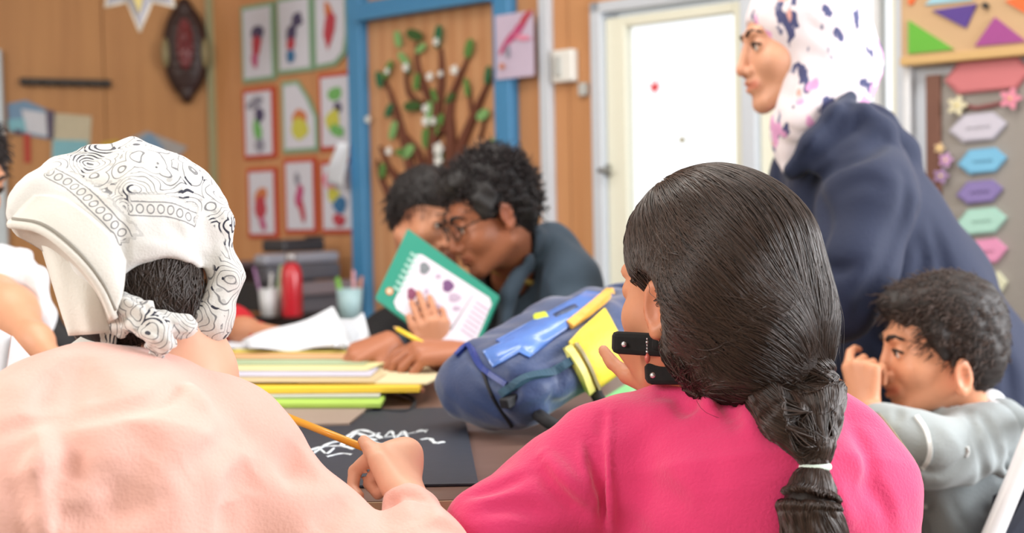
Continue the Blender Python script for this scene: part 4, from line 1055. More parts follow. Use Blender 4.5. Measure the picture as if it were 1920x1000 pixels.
# cuts: hollow under the brim, window at the nape
S.ell(P(95, 520, 1.235), (.060, .05, .042), np.stack([N(V(.66, -.75, 0)), CF, N(V(.75, .66, 0))], 1), k=.012, op='s')
S.ell(P(290, 534, 1.19), (.036, .10, .0225), np.stack([N(V(1, .02, 0)), CF, N(V(-.02, 1, 0))], 1), k=.006, op='s')
S.ell(P(318, 520, 1.19), (.026, .10, .018), np.stack([N(V(1, -.25, 0)), CF, N(V(.25, 1, 0))], 1), k=.006, op='s')
S.box(L(0, .03, -.185), (.2, .2, .045), R, rnd=.02, k=.01, op='s')
BD = S
for pix, dep, wd in [([(235, 385), (232, 430), (228, 500)], .005, .006), ([(60, 372), (120, 392), (190, 450), (222, 540)], .0035, .004), ([(240, 400), (300, 405), (360, 400)], .002, .005), ([(105, 330), (170, 370), (230, 430)], .0015, .004),
                     ([(360, 470), (385, 520), (370, 570)], .004, .008), ([(250, 470), (300, 462), (360, 490), (375, 540)], -.004, .007), ([(248, 270), (240, 330), (238, 385)], -.003, .008), ([(380, 360), (420, 430), (430, 500)], .003, .007),
                     ([(400, 440), (398, 500), (360, 590)], .003, .007), ([(420, 520), (400, 580), (350, 620)], .003, .006), ([(280, 300), (330, 360), (390, 400)], .002, .006), ([(130, 340), (180, 345), (230, 370)], .002, .005), ([(300, 420), (330, 430), (350, 450)], .003, .006)]:
    S.creasepix(pix, dep, wd)
S.wob(.0007, 130)
# cloth material: white cotton with black paisley print and chain border
def bandana_mat():
    m = mat('white_cotton_print', (222, 222, 220), .85, .25, 420, .04, sheen=.2)
    nt = m.node_tree; b = nt.nodes['Principled BSDF']; src = b.inputs['Base Color'].links[0].from_socket
    nn = nt.nodes.new
    at = nn('ShaderNodeAttribute'); at.attribute_name = 'Prt'; sp = nn('ShaderNodeSeparateColor'); nt.links.new(at.outputs['Color'], sp.inputs[0])
    tc = nn('ShaderNodeTexCoord')
    def M(op, a, b_=None, c=None):
        q = nn('ShaderNodeMath'); q.operation = op
        for i, v in enumerate((a, b_, c)):
            if v is None: continue
            if isinstance(v, (int, float)): q.inputs[i].default_value = v
            else: nt.links.new(v, q.inputs[i])
        return q.outputs[0]
    nz = nn('ShaderNodeTexNoise'); nz.inputs['Scale'].default_value = 18; nt.links.new(tc.outputs['Object'], nz.inputs['Vector'])
    mixv = nn('ShaderNodeMix'); mixv.data_type = 'VECTOR'; mixv.inputs['Factor'].default_value = .04
    nt.links.new(tc.outputs['Object'], mixv.inputs['A']); nt.links.new(nz.outputs['Color'], mixv.inputs['B'])
    vo = nn('ShaderNodeTexVoronoi'); vo.inputs['Scale'].default_value = 30; nt.links.new(mixv.outputs['Result'], vo.inputs['Vector'])
    v2 = nn('ShaderNodeTexVoronoi'); v2.inputs['Scale'].default_value = 95; nt.links.new(mixv.outputs['Result'], v2.inputs['Vector'])
    ring = M('LESS_THAN', M('ABSOLUTE', M('SINE', M('MULTIPLY', vo.outputs['Distance'], 26))), .27)
    core = M('LESS_THAN', vo.outputs['Distance'], .13)
    dots = M('LESS_THAN', v2.outputs['Distance'], .22)
    n3 = nn('ShaderNodeTexNoise'); n3.inputs['Scale'].default_value = 34; nt.links.new(tc.outputs['Object'], n3.inputs['Vector'])
    heavy = M('MULTIPLY', M('GREATER_THAN', n3.outputs['Fac'], .60), M('LESS_THAN', M('ABSOLUTE', M('SINE', M('MULTIPLY', vo.outputs['Distance'], 26))), .6))
    pr_ = M('MAXIMUM', M('MULTIPLY', ring, .72), M('MAXIMUM', M('MULTIPLY', core, .95), M('MULTIPLY', heavy, 1.0)))
    pr_ = M('MAXIMUM', pr_, M('MULTIPLY', dots, .25))
    pr_ = M('MULTIPLY', pr_, sp.outputs[0])
    # chain border: u along, v across
    fu = M('SUBTRACT', M('FRACT', M('MULTIPLY', sp.outputs[1], 40)), .5); fv = M('SUBTRACT', sp.outputs[2], .5)
    rad = M('SQRT', M('ADD', M('POWER', M('MULTIPLY', fu, 1.0), 2), M('POWER', M('MULTIPLY', fv, 1.35), 2)))
    rg = M('LESS_THAN', M('ABSOLUTE', M('SUBTRACT', rad, .33)), .06)
    ln = M('LESS_THAN', M('ABSOLUTE', M('SUBTRACT', M('ABSOLUTE', fv), .40)), .035)
    inb = M('MULTIPLY', M('LESS_THAN', M('ABSOLUTE', fv), .45), M('GREATER_THAN', sp.outputs[1], .001))
    bd = M('MULTIPLY', M('MAXIMUM', rg, ln), M('MULTIPLY', inb, .65))
    fac = M('MINIMUM', M('MAXIMUM', pr_, bd), 1)
    mx = nn('ShaderNodeMix'); mx.data_type = 'RGBA'; nt.links.new(fac, mx.inputs['Factor']); nt.links.new(src, mx.inputs['A']); mx.inputs['B'].default_value = lin((44, 46, 62))
    nt.links.new(mx.outputs['Result'], b.inputs['Base Color']); return m
sc_ = thing  # (alias kept short)
bo = S.mesh('bandana', .0030, bandana_mat(), g1)
v = np.empty(len(bo.data.vertices) * 3); bo.data.vertices.foreach_get('co', v); v = v.reshape(-1, 3) + np.array(bo.location)
def band(pix, half):
    p = spline(pix, 24); q, ok = hitv(BD, [tuple(x) for x in p]); q = q[ok]; seg = np.r_[0, np.cumsum(np.linalg.norm(np.diff(q, axis=0), axis=1))]
    best = np.full(len(v), 1e9); uu = np.zeros(len(v)); vv = np.zeros(len(v)); tg = np.gradient(q, axis=0); tg /= np.linalg.norm(tg, axis=1)[:, None]; g = BD.grad(q); sd = np.cross(tg, g)
    for i in range(len(q)):
        d = np.linalg.norm(v - q[i], axis=1); b_ = d < best; best[b_] = d[b_]; w_ = v[b_] - q[i]; uu[b_] = seg[i] + w_ @ tg[i]; vv[b_] = w_ @ sd[i]
    ok = (best < half * 1.7) & (uu > 0) & (uu < seg[-1]); return ok, uu, vv
prt = np.zeros((len(v), 4), np.float32); prt[:, 3] = 1; prt[:, 2] = .99
# print region: everything above the borders, and the right hand fold
cpx = lambda q: np.stack([(q - CAM) @ CR / ((q - CAM) @ CF) * F + 960, 500 - (q - CAM) @ CU / ((q - CAM) @ CF) * F], 1)
px = cpx(v)
edge1 = np.interp(px[:, 0], [60, 100, 240, 250, 370, 400, 440, 470], [300, 312, 400, 376, 396, 430, 470, 480])
prt[:, 0] = (px[:, 1] < edge1 - 8) | ((px[:, 0] > 372) & (px[:, 0] > 560 - .32 * (px[:, 1] - 20)))
prt[:, 0] = np.where((px[:, 0] > 318 + (650 - px[:, 1]) * .55) & (px[:, 1] > 470), 1, prt[:, 0])
for pix, half in [([(92, 322), (140, 350), (190, 395), (222, 428), (236, 452)], .0085), ([(240, 390), (280, 392), (320, 394), (368, 412)], .0085)]:
    ok, uu, vv = band(pix, half); prt[ok, 0] = 0; prt[ok, 1] = np.clip(uu[ok] / .4 + .01, .002, 1); prt[ok, 2] = np.clip(vv[ok] / (2 * half) + .5, 0, 1)
a = bo.data.attributes.new('Prt', 'FLOAT_COLOR', 'POINT'); a.data.foreach_set('color', prt.ravel())
cott = mat('white_cotton', (228, 226, 220), .85, .25, 420, .05, sheen=.2)
# hanging inner cloth below the brim
S = Solid()
def lap(quad, nm, bul, th=.0022):
    P4 = [P(*q) for q in quad]; o = sheet3(nm, P4, 14, 14, bul, -CF, cott, g1, th=th); return o
lap([(74, 448, 1.215), (212, 520, 1.205), (206, 624, 1.20), (130, 630, 1.20)], 'scarf_flap', lambda a, b: .018 * math.sin(math.pi * min(1, a * 1.1)) * math.sin(math.pi * (.25 + .6 * b)) + .003 * math.sin(9 * a + 2 * b))
lap([(66, 430, 1.24), (215, 500, 1.225), (216, 640, 1.225), (118, 600, 1.225)], 'scarf_lining', lambda a, b: .006 * math.sin(6 * a))
lap([(110, 668, 1.23), (170, 612, 1.225), (210, 606, 1.225), (206, 662, 1.225)], 'scarf_lining', lambda a, b: .006 * math.sin(6 * a))
# stiff brim layer hanging off the left side, with a rolled hem
def sheet_rows(nm, rows, th=.0022, m=None):
    R_ = [spline(r, 20) for r in rows]; nvv = len(R_); G = spline(np.array(R_).reshape(nvv, -1), 12).reshape(12, 20, 3) if nvv > 2 else np.array(R_)
    n_, k_ = G.shape[0], G.shape[1]; du = np.gradient(G, axis=1); dv = np.gradient(G, axis=0); nr = np.cross(du, dv); nr /= np.linalg.norm(nr, axis=2)[..., None]
    v = np.vstack([(G + nr * th).reshape(-1, 3), (G - nr * th).reshape(-1, 3)]); f = []; N_ = n_ * k_
    for j in range(n_ - 1):
        for i in range(k_ - 1):
            a = j * k_ + i; q = [a, a + 1, a + k_ + 1, a + k_]; f.append(q); f.append([x + N_ for x in q[::-1]])
    rim = list(range(k_)) + [j * k_ + k_ - 1 for j in range(1, n_)] + [(n_ - 1) * k_ + i for i in range(k_ - 2, -1, -1)] + [j * k_ for j in range(n_ - 2, 0, -1)]
    for k in range(len(rim)): a, b = rim[k], rim[(k + 1) % len(rim)]; f.append([b, a, a + N_, b + N_])
    return mesh(nm, v, f, m or cott, g1, smooth=True)
def onbd(rows, off):
    q, ok = hitv(BD, rows); gd = BD.grad(q); return [q[i] + gd[i] * off for i in range(len(rows))]
r0 = onbd([(66, 366), (118, 372), (165, 402), (210, 445), (234, 490)], .000)
r1 = [P(40, 392, 1.196), P(98, 404, 1.182), P(156, 450, 1.174), P(202, 508, 1.174), P(228, 552, 1.180)]
r2 = [P(18, 420, 1.190), P(78, 432, 1.176), P(138, 478, 1.168), P(186, 536, 1.170), P(214, 598, 1.178)]
sheet_rows('scarf_brim', [r0, r1, r2])
sp_ = spline(r2, 24); tube('brim_hem', list(sp_), .0042, cott, g1)
r1b = [q * .35 + p_ * .65 - CF * .003 for q, p_ in zip(r1, r2)]
tube('brim_seam', list(spline(r1b, 24)), .0016, mat('seam_shadow_grey', (150, 146, 138), .8), g1)
r3 = [P(24, 428, 1.215), P(80, 452, 1.205), P(140, 500, 1.20), P(188, 560, 1.20), P(208, 606, 1.20)]
sheet_rows('scarf_brim', [[p_ + CF * .006 for p_ in r2], r3, [P(34, 440, 1.24), P(84, 470, 1.235), P(140, 520, 1.23), P(180, 580, 1.23), P(200, 618, 1.225)]], .002, mat('cotton_inside', (214, 208, 200), .9, .25, 420, .05))
# knot and tails
S = Solid()
kp = P(262, 588, 1.185)
pchain(S, [(345, 612, 1.215, 24), (300, 606, 1.20, 18), (268, 590, 1.19, 16)], k=.012)
pchain(S, [(215, 560, 1.205, 12), (240, 572, 1.19, 15), (265, 592, 1.185, 17)], k=.012)
pchain(S, [(232, 604, 1.19, 9), (258, 612, 1.185, 12), (282, 618, 1.185, 13)], k=.008)
pchain(S, [(262, 588, 1.185, 15), (280, 620, 1.18, 12), (298, 645, 1.19, 14), (300, 672, 1.20, 10)], k=.008, s=(CF, .6))
pchain(S, [(275, 596, 1.185, 12), (300, 625, 1.18, 10), (318, 640, 1.185, 12)], k=.008, s=(CF, .6))
pchain(S, [(250, 600, 1.19, 11), (224, 612, 1.20, 10), (205, 628, 1.21, 10), (196, 652, 1.215, 9)], k=.008, s=(CF, .6))
for k in range(9):
    a = 250 + 8 * k; S.creasepix([(a - 14, 580 + 3 * k), (a, 600 + 2 * k), (a + 12, 622 + 3 * k)], .0025, .0022)
S.wob(.0012, 190); S.wob(.0012, 320, 2)
ko = S.mesh('scarf_knot', .0030, MATS['white_cotton_print'], g1)
a = ko.data.attributes.new('Prt', 'FLOAT_COLOR', 'POINT'); a.data.foreach_set('color', np.tile(np.array((1, 0, .99, 1), np.float32), len(ko.data.vertices)))

# sweater
S = Solid()
pink1 = mat('pale_pink_fleece', (245, 192, 180), .9, .35, 300, .06, sheen=.35)
pchain(S, [(262, 742, 1.24, 62), (240, 880, 1.20, 210), (230, 1180, 1.20, 240)], k=.06)
pchain(S, [(300, 770, 1.24, 60), (400, 838, 1.25, 62), (468, 908, 1.25, 78), (592, 1012, 1.24, 82), (760, 1130, 1.20, 78)], k=.06)
pchain(S, [(790, 1130, 1.20, 80), (795, 1040, 1.24, 72), (775, 965, 1.29, 50)], k=.03)
pchain(S, [(762, 948, 1.295, 42), (768, 966, 1.288, 48)], k=.004)
pchain(S, [(150, 760, 1.20, 80), (80, 800, 1.17, 95), (30, 930, 1.14, 120), (0, 1150, 1.15, 120)], k=.06)
pchain(S, [(120, 700, 1.235, 26), (180, 692, 1.24, 30), (250, 696, 1.25, 34), (320, 722, 1.25, 30), (345, 745, 1.25, 26)], k=.03)   # collar roll
pchain(S, [(340, 770, 1.24, 30), (400, 770, 1.24, 26), (420, 765, 1.24, 26)], k=.03)
pchain(S, [(425, 790, 1.24, 38), (470, 806, 1.25, 34), (515, 848, 1.25, 36)], k=.04)
S.func(lambda p, d: np.maximum(d, (.051 - cap(p, hc, P(322, 742, 1.27)))))       # neck opening
for pix, dep, wd in [([(134, 682), (128, 712), (104, 745), (82, 762)], .013, .006), ([(152, 680), (140, 730), (122, 782)], .009, .006), ([(118, 700), (90, 735), (74, 780)], .009, .007),
                     ([(342, 716), (300, 752), (230, 766), (120, 786), (0, 812)], .006, .006), ([(78, 786), (96, 840), (76, 872), (48, 888)], -.012, .008), ([(92, 790), (112, 840), (104, 880)], .013, .008),
                     ([(48, 888), (56, 925), (82, 985), (110, 994)], -.012, .008), ([(36, 890), (44, 930), (64, 975)], .014, .008), ([(60, 995), (180, 975), (300, 935)], .006, .009),
                     ([(285, 860), (250, 905), (262, 940)], .004, .012), ([(455, 812), (400, 850), (355, 885)], .005, .010), ([(480, 880), (450, 910), (452, 935)], .006, .012), ([(148, 845), (130, 880), (120, 900)], .006, .008),
                     ([(425, 942), (428, 970), (425, 1000)], .006, .008), ([(660, 938), (620, 970), (595, 1000)], .008, .007), ([(600, 900), (560, 880), (520, 870)], .004, .010), ([(345, 722), (372, 752), (390, 775)], -.005, .008),
                     ([(165, 690), (175, 720), (168, 750)], .004, .010), ([(560, 830), (540, 870), (545, 900)], .005, .009), ([(745, 935), (728, 950), (705, 955)], .007, .006), ([(800, 940), (790, 960), (760, 975)], .006, .006), ([(860, 1000), (820, 985), (780, 990)], .006, .007),
                     ([(700, 935), (760, 930), (800, 938)], .004, .005), ([(270, 790), (260, 830), (300, 870)], .003, .014), ([(205, 900), (215, 940), (190, 970)], .005, .010)]:
    S.creasepix(pix, dep * 2.3, wd * 1.3, d0=.7)
S.wob(.0022, 24); S.wob(.0012, 55, 2)
S.mesh('sweater', .0040, pink1, g1)
# pencil
tipP = P(526, 777, 1.43); endP = P(690, 843, 1.36); dirp = N(endP - tipP)
pc = thing('pencil', (tipP + endP) / 2, 'yellow pencil held upright in the fist of the pink sweater child', 'pencil')
tube('shaft', [tipP + dirp * .008, endP + dirp * .022], .0041, mat('pencil_yellow', (246, 176, 50), .35, coat=.3), pc, n=6)
tube('tip', [tipP, tipP + dirp * .008], [.0012, .0041], mat('pencil_wood', (220, 176, 120), .7), pc, n=6)
seatlegs(np.array((-.40, 1.12, .47)), [(-.48, 1.5, .47), (-.30, 1.5, .47)], [(-.48, 1.48, 0), (-.30, 1.48, 0)], jean_m, g1, shoe_m)
chair((-.39, 1.11), 0, 'school chair of the child in the pale pink sweater', h=.36, back=False)
# ------------------------------------------------------------------ girl in the magenta sweater with the long plaited hair
g2 = thing('person', (P(1430, 1000, 1.3)[0], 1.22, 0), 'child seen from behind in magenta sweater with long dark hair tied in a segmented ponytail', 'person', None)
sk2 = skin('skin_tan', (206, 142, 108))
hc = P(1318, 532, 1.34)
nk = P(1385, 735, 1.35)
S = Solid()
L, r, f, u, R = head(S, hc, V(-.60, -.16, .78), V(-.05, 1, .12), .97, neck=nk, ear_z=-.028)
pchain(S, [(1385, 735, 1.35, 95), (1420, 900, 1.34, 140), (1420, 1100, 1.34, 150)], k=.04)
pchain(S, [(1385, 790, 1.35, 70), (1190, 850, 1.37, 62), (905, 1015, 1.32, 56)], k=.03)
S.chain([P(905, 1015, 1.32), P(1180, 830, 1.42), P(1262, 748, 1.38)], [.030, .022, .019], k=.02)
pchain(S, [(1450, 800, 1.35, 70), (1600, 860, 1.34, 66), (1650, 1030, 1.32, 54)], k=.03); S.chain([P(1650, 1030, 1.32), P(1420, 860, 1.5)], [.028, .02], k=.02)
hand(S, P(1258, 742, 1.375), V(-.45, .86, .0), V(-.5, -.2, -.8), -1, .80, curl=(.95, .9, .9, .9), thumb=(.8, .6, -.2), spread=.06)
hand(S, P(1420, 860, 1.5), V(-.4, -.1, .8), V(0, 1, 0), 1, .8, curl=(.3, .3, .3, .3))
S.mesh('body', .0042, sk2, g2, colfn=lips(L, .97, -.028))
eyes(L, R, .97, g2)
# black bands with a small stud on the propped hand
for (a, b, st_, lab) in [((1148, 642), (1250, 648), (1170, 646), None), ((1210, 700), (1290, 700), (1224, 704), None)]:
    A, B = P(*a, 1.335), P(*b, 1.305); ax = (B - A) / 2; Rn = N(np.cross(ax, CF))
    bo_ = boxes('wrist_band', [((A + B) / 2, ax, CF * .012, Rn * .0115)], mat('black_velvet', (10, 10, 12), .9, .3, 200), g2, bevel=.005)
    boxes('band_loop', [(B - ax * .25 + Rn * .006, ax * .35, CF * .016, Rn * .012)], MATS['black_velvet'], bo_, bevel=.005)
    lathe('stud', P(*st_, 1.314 if a[0] < 1200 else 1.299), [(.001, -.001), (.0032, 0), (.0024, .0022), (.0003, .003)], mat('bright_stud', (220, 222, 225), .2, metal=.7), bo_, n=8, axis=-CF)
# hair mass
S = Solid()
S.ell(L(0, -.018, .036), np.array((.082, .097, .086)), R)
S.ell(L(.0, -.055, -.01), np.array((.078, .060, .080)), R, k=.04)
pchain(S, [(1425, 480, 1.30, 88), (1468, 570, 1.29, 58), (1488, 625, 1.29, 46), (1488, 668, 1.29, 34)], k=.05)
pchain(S, [(1330, 560, 1.27, 90), (1400, 630, 1.27, 70), (1470, 672, 1.28, 36)], k=.05)
pchain(S, [(1300, 640, 1.29, 36), (1380, 690, 1.28, 44), (1460, 700, 1.28, 38)], k=.04)
pchain(S, [(1285, 610, 1.29, 20), (1280, 660, 1.29, 24), (1310, 720, 1.30, 26)], k=.02)
S.ell(L(0, .085, -.035), np.array((.085, .070, .085)), R, k=.01, op='s')      # open at the face
S.ell(P(1205, 590, 1.30), np.array((.022, .06, .045)), np.stack([CR, CF, CU], 1), k=.01, op='s')
HS = S
# fine combed grooves towards the tie
tie = P(1482, 668, 1.285)
def combed(p, d):
    w_ = p - tie; ax = N(L(0, -.018, .036) - tie); s, t, a = frame_of(ax); th = np.arctan2(w_ @ s, w_ @ t); dist = np.linalg.norm(w_, axis=1)
    return d + .0016 * np.sin(th * 46 + 3 * np.sin(dist * 30)) + .0012 * np.sin(th * 97 + 5 * np.sin(dist * 22))
HS.func(combed)
hair_b = mat('brown_black_hair', (34, 25, 22), .55, .35, 260, .3, spec=.25)
HS.mesh('hair', .0035, hair_b, g2)
HS.ops.pop()
def hairmat(name, rgb, rough=.32, spec=.6):
    m = mat(name, rgb, rough, spec=spec); nt = m.node_tree; b = nt.nodes['Principled BSDF']
    hi = nt.nodes.new('ShaderNodeHairInfo'); rp = nt.nodes.new('ShaderNodeMix'); rp.data_type = 'RGBA'
    c = lin(rgb); rp.inputs['A'].default_value = tuple(v * .55 for v in c[:3]) + (1,); rp.inputs['B'].default_value = tuple(min(1, v * 1.9) for v in c[:3]) + (1,)
    nt.links.new(hi.outputs['Random'], rp.inputs['Factor']); nt.links.new(rp.outputs['Result'], b.inputs['Base Color']); return m
hm2 = hairmat('hair_strand_brown', (50, 36, 30), .34, .5)
st_ = []; n = 5200
dirs = RNG.normal(size=(n * 3, 3)); dirs /= np.linalg.norm(dirs, axis=1)[:, None]
c0 = L(0, -.018, .036); p0 = c0 + (dirs * np.array((.083, .098, .090))) @ R.T
loc = (p0 - hc) @ R
keep = (loc[:, 1] > -.055) & (loc[:, 2] > -.055 + .0 * loc[:, 1]) & ~((loc[:, 1] > .055) & (loc[:, 2] < .055)) & ~((loc[:, 1] > .02) & (loc[:, 2] < .02)) & ~((loc[:,2] < -.0) & (loc[:,1] > -.005))
p0 = p0[keep][:n]
ends = tie + RNG.normal(size=(len(p0), 3)) * .009
def combstrands(p0, n=22):
    ax = N(tie - c0); a0 = (p0 - c0) @ ax; pr_ = (p0 - c0) - a0[:, None] * ax; pl = np.linalg.norm(pr_, axis=1); dr = pr_ / pl[:, None]
    a1 = np.linalg.norm(tie - c0); t = np.linspace(0, 1, n)[None, :]; m_ = len(p0)
    s_ = np.cross(ax, dr); ph = RNG.uniform(0, 6.28, (m_, 1)); an = RNG.normal(size=(m_, 1)) * .10 * np.sin(np.pi * t * .9) + .04 * np.sin(t * 6 + ph)
    a = a0[:, None] + (a1 - a0[:, None]) * t; rr = (pl[:, None] * (1 - t) + .012 * t) + .045 * np.sin(np.pi * t)
    p = c0 + a[..., None] * ax + rr[..., None] * (np.cos(an)[..., None] * dr[:, None, :] + np.sin(an)[..., None] * s_[:, None, :])
    q = p.reshape(-1, 3); o = np.repeat(RNG.uniform(.0002, .0022, m_), n)
    for _ in range(4): e = HS.ev(q); q = q - HS.grad(q) * (e - o)[:, None] * .95
    return list(q.reshape(m_, n, 3))
lines = combstrands(p0)
hairs('hair_strands', lines, .00042, hm2, g2)
# fly-away wisps
wi = [c + np.linspace(0, 1, 22)[:, None] ** 1.5 * (RNG.normal(size=3) * .010 + V(.004, 0, -.004)) for c in [lines[i] for i in RNG.integers(0, len(lines), 90)]]
hairs('loose_wisps', wi, .00025, hm2, g2)
# sweater
S = Solid()
mag = mat('magenta_fleece', (222, 52, 112), .9, .35, 300, .08, sheen=.4)
pchain(S, [(1400, 800, 1.36, 80), (1410, 900, 1.34, 205), (1400, 1180, 1.34, 250)], k=.08)
pchain(S, [(1560, 840, 1.34, 60), (1580, 930, 1.34, 96), (1590, 1180, 1.34, 100)], k=.08)
pchain(S, [(1330, 800, 1.35, 70), (1180, 845, 1.36, 72), (1075, 920, 1.35, 92), (925, 1015, 1.31, 92)], k=.06)
pchain(S, [(1120, 800, 1.36, 26), (1160, 790, 1.36, 30)], k=.04)
S.chain([P(925, 1010, 1.31), P(1150, 870, 1.42), P(1245, 785, 1.40)], [.046, .042, .030], k=.03)
pchain(S, [(1255, 745, 1.36, 16), (1310, 716, 1.37, 24), (1360, 706, 1.37, 24), (1410, 716, 1.37, 24), (1450, 745, 1.36, 26)], k=.04)
S.func(lambda p, d: np.maximum(d, (.051 - cap(p, L(0, -.02, -.055), nk))))
for pix, dep, wd in [([(1143, 770), (1138, 850), (1144, 940), (1146, 1000)], -.004, .004), ([(1132, 780), (1126, 850), (1132, 1000)], .005, .006), ([(1020, 850), (1060, 900), (1110, 945)], -.006, .008), ([(1008, 868), (1040, 915), (1090, 960)], .006, .008),
                     ([(1105, 825), (1112, 870), (1118, 905)], .006, .006), ([(1092, 840), (1100, 880), (1104, 910)], -.004, .005), ([(1268, 742), (1285, 765), (1305, 750)], .010, .007), ([(1315, 720), (1325, 745), (1342, 770)], -.007, .007), ([(1340, 722), (1360, 752), (1385, 790)], .008, .008),
                     ([(1370, 715), (1400, 770), (1420, 830)], -.005, .010), ([(1240, 740), (1300, 728), (1340, 706)], .005, .006), ([(1300, 790), (1330, 860), (1340, 930)], .003, .016), ([(880, 930), (930, 915), (990, 890)], .005, .007), ([(900, 960), (960, 950), (1020, 960)], .005, .008),
                     ([(1600, 790), (1630, 850), (1640, 930)], .004, .010), ([(1610, 900), (1650, 930), (1670, 980)], .004, .010), ([(1200, 860), (1230, 920), (1300, 960)], .003, .016), ([(1560, 900), (1580, 950), (1600, 1000)], -.003, .012)]:
    S.creasepix(pix, dep * 1.9, wd * 1.1, d0=.9)
S.wob(.0020, 26, 1); S.wob(.001, 60, 3)
SW2 = S
S.mesh('sweater', .0042, mag, g2)
# the segmented tail
path = [(1486, 664, 1.285, 33), (1505, 705, 1.27, 54), (1520, 745, 1.265, 58), (1530, 790, 1.265, 42), (1530, 835, 1.265, 28), (1529, 876, 1.265, 16), (1522, 920, 1.26, 38), (1518, 960, 1.26, 50), (1528, 1010, 1.26, 56), (1540, 1080, 1.26, 44), (1545, 1130, 1.26, 20)]
path2 = [(1400, 660, 1.28, 40), (1432, 720, 1.275, 48), (1470, 790, 1.27, 42), (1508, 846, 1.268, 18), (1527, 875, 1.267, 10)]
def onback(rows):
    out = []
    for x, y, d, r_ in rows:
        h = SW2.hit(x, y, .8)
        if h is not None:
            dd = float((h - CAM) @ CF); d = min(d, dd - r_ * .62 * dd / F)
        out.append((x, y, d, r_))
    return out
path = onback(path); path2 = onback(path2)
S = Solid(); pchain(S, path, k=.008); pchain(S, path2, k=.006)
tz = path[5][2]
for pix in ([(1478, 690), (1490, 760), (1504, 820), (1518, 862)], [(1462, 700), (1510, 712), (1566, 706)], [(1500, 790), (1535, 806), (1568, 792)]): S.creasepix(pix, .014, .007)
S.wob(.001, 240)
PT = S; S.mesh('ponytail', .0040, hair_b, g2)
def tail_strands(path, n, twist=.6, flare=1.02):
    row = spline(path, 34); cs = np.array([P(x, y, d) for x, y, d, r in row]); rr = row[:, 3] * row[:, 2] / F
    out = []; tg = np.gradient(cs, axis=0)
    s0 = np.array([frame_of(t)[0] for t in tg]); t0 = np.array([frame_of(t)[1] for t in tg])
    for k in range(n):
        a = RNG.uniform(0, 6.283); q = RNG.uniform(1.02, 1.16); tt = np.linspace(0, 1, 34)
        an = a + twist * tt * 2 + .25 * np.sin(tt * 9 + a * 3)
        i0 = RNG.integers(0, 10); i1 = 34 - RNG.integers(0, 4)
        c = cs + rr[:, None] * q * (np.cos(an)[:, None] * s0 + np.sin(an)[:, None] * t0) + RNG.normal(size=3) * .0008
        out.append(c[i0:i1])
    return out
def onto(Sd, cur, off=.0012):
    ln = [len(c) for c in cur]; q = np.concatenate(cur); o = np.concatenate([np.full(n_, RNG.uniform(.0002, off * 1.6)) for n_ in ln])
    for _ in range(3): e = Sd.ev(q); q = q - Sd.grad(q) * np.clip(e - o, -.03, .03)[:, None] * .9
    return np.split(q, np.cumsum(ln)[:-1])
hairs('ponytail_strands', onto(PT, tail_strands(path, 1900)) + onto(PT, tail_strands(path2, 900, .3)), .00042, hm2, g2)
lathe('hair_tie', P(1529, 876, tz) - V(0, .0035, 0), [(.0128, 0), (.0150, .0012), (.0156, .0035), (.0150, .0056), (.0128, .0068)], mat('mint_elastic', (214, 232, 222), .5), g2, n=24, axis=V(-.05, 1, .05))
lathe('hair_tie', tie - V(.006, .010, 0), [(.019, 0), (.022, .004), (.022, .010), (.019, .014)], mat('black_elastic', (14, 13, 14), .7), g2, n=24, axis=V(-.5, 1, .1))
# earring
el_ = S_hit = P(1213, 634, 1.285)
er = tubes('earring', [([el_ + V(0, -.0016 * k * 2, 0), el_ + V(.0003, -.0016 * (k * 2 + 1.4), 0)], .0008 + .0007 * (k % 3 == 1)) for k in range(7)], mat('silver', (200, 196, 200), .25, metal=.8), g2, n=6)
lathe('pendant', el_ + V(.0005, -.026, 0), [(.0003, 0), (.0026, .003), (.0030, .007), (.0004, .011)], mat('coral_bead', (190, 90, 80), .3), er, n=10, axis=V(0, 1, 0))
seatlegs(np.array((.24, 1.26, .47)), [(.16, 1.62, .47), (.30, 1.62, .47)], [(.16, 1.6, 0), (.30, 1.6, 0)], jean_m, g2, shoe_m, r=.07)
chair((.24, 1.24), 0, 'school chair of the child in the magenta sweater', h=.36, back=False)

# ------------------------------------------------------------------ standing woman, floral headscarf, navy coat
w1 = thing('person', (P(1800, 900, 2.5)[0], P(1800, 900, 2.5)[1], 0), 'standing woman in navy hooded coat and floral white headscarf leaning over the table', 'person')
skw = skin('skin_fair', (222, 164, 134))
hc = P(1493, 84, 2.36); sW = 1.03
S = Solid()
nkw = P(1545, 262, 2.38)
L, r, f, u, R = head(S, hc, V(-.985, -.13, -.10), V(-.12, 1, 0), sW, neck=nkw, ears=False)
pchain(S, [(1545, 262, 2.38, 60), (1640, 480, 2.40, 110), (1770, 780, 2.45, 120)], k=.05)
pchain(S, [(1600, 340, 2.26, 50), (1570, 590, 2.18, 40), (1400, 650, 2.10, 26)], k=.03)
pchain(S, [(1520, 330, 2.55, 50), (1480, 560, 2.60, 38), (1390, 660, 2.35, 26)], k=.03)
S.chain([P(1770, 780, 2.45), np.array((.86, 2.62, .5)), np.array((.84, 2.62, .08))], [.11, .065, .045], k=.03)
S.chain([P(1780, 780, 2.45), np.array((.98, 2.36, .5)), np.array((1.0, 2.42, .08))], [.11, .065, .045], k=.03)
hand(S, P(1400, 650, 2.10), V(-.9, -.35, .1), V(0, 1, 0), 1, .95, curl=(.25, .25, .3, .3))
hand(S, P(1390, 660, 2.35), V(-.9, -.3, 0), V(0, 1, 0), -1, .95, curl=(.25, .25, .3, .3))
S.mesh('body', .0050, skw, w1, colfn=lips(L, sW, lipc=(.82, .52, .52)))
eyes(L, R, sW, w1); brows(L, sW, w1, mat('brow_hair', (60, 40, 32), .7))
S = Solid()
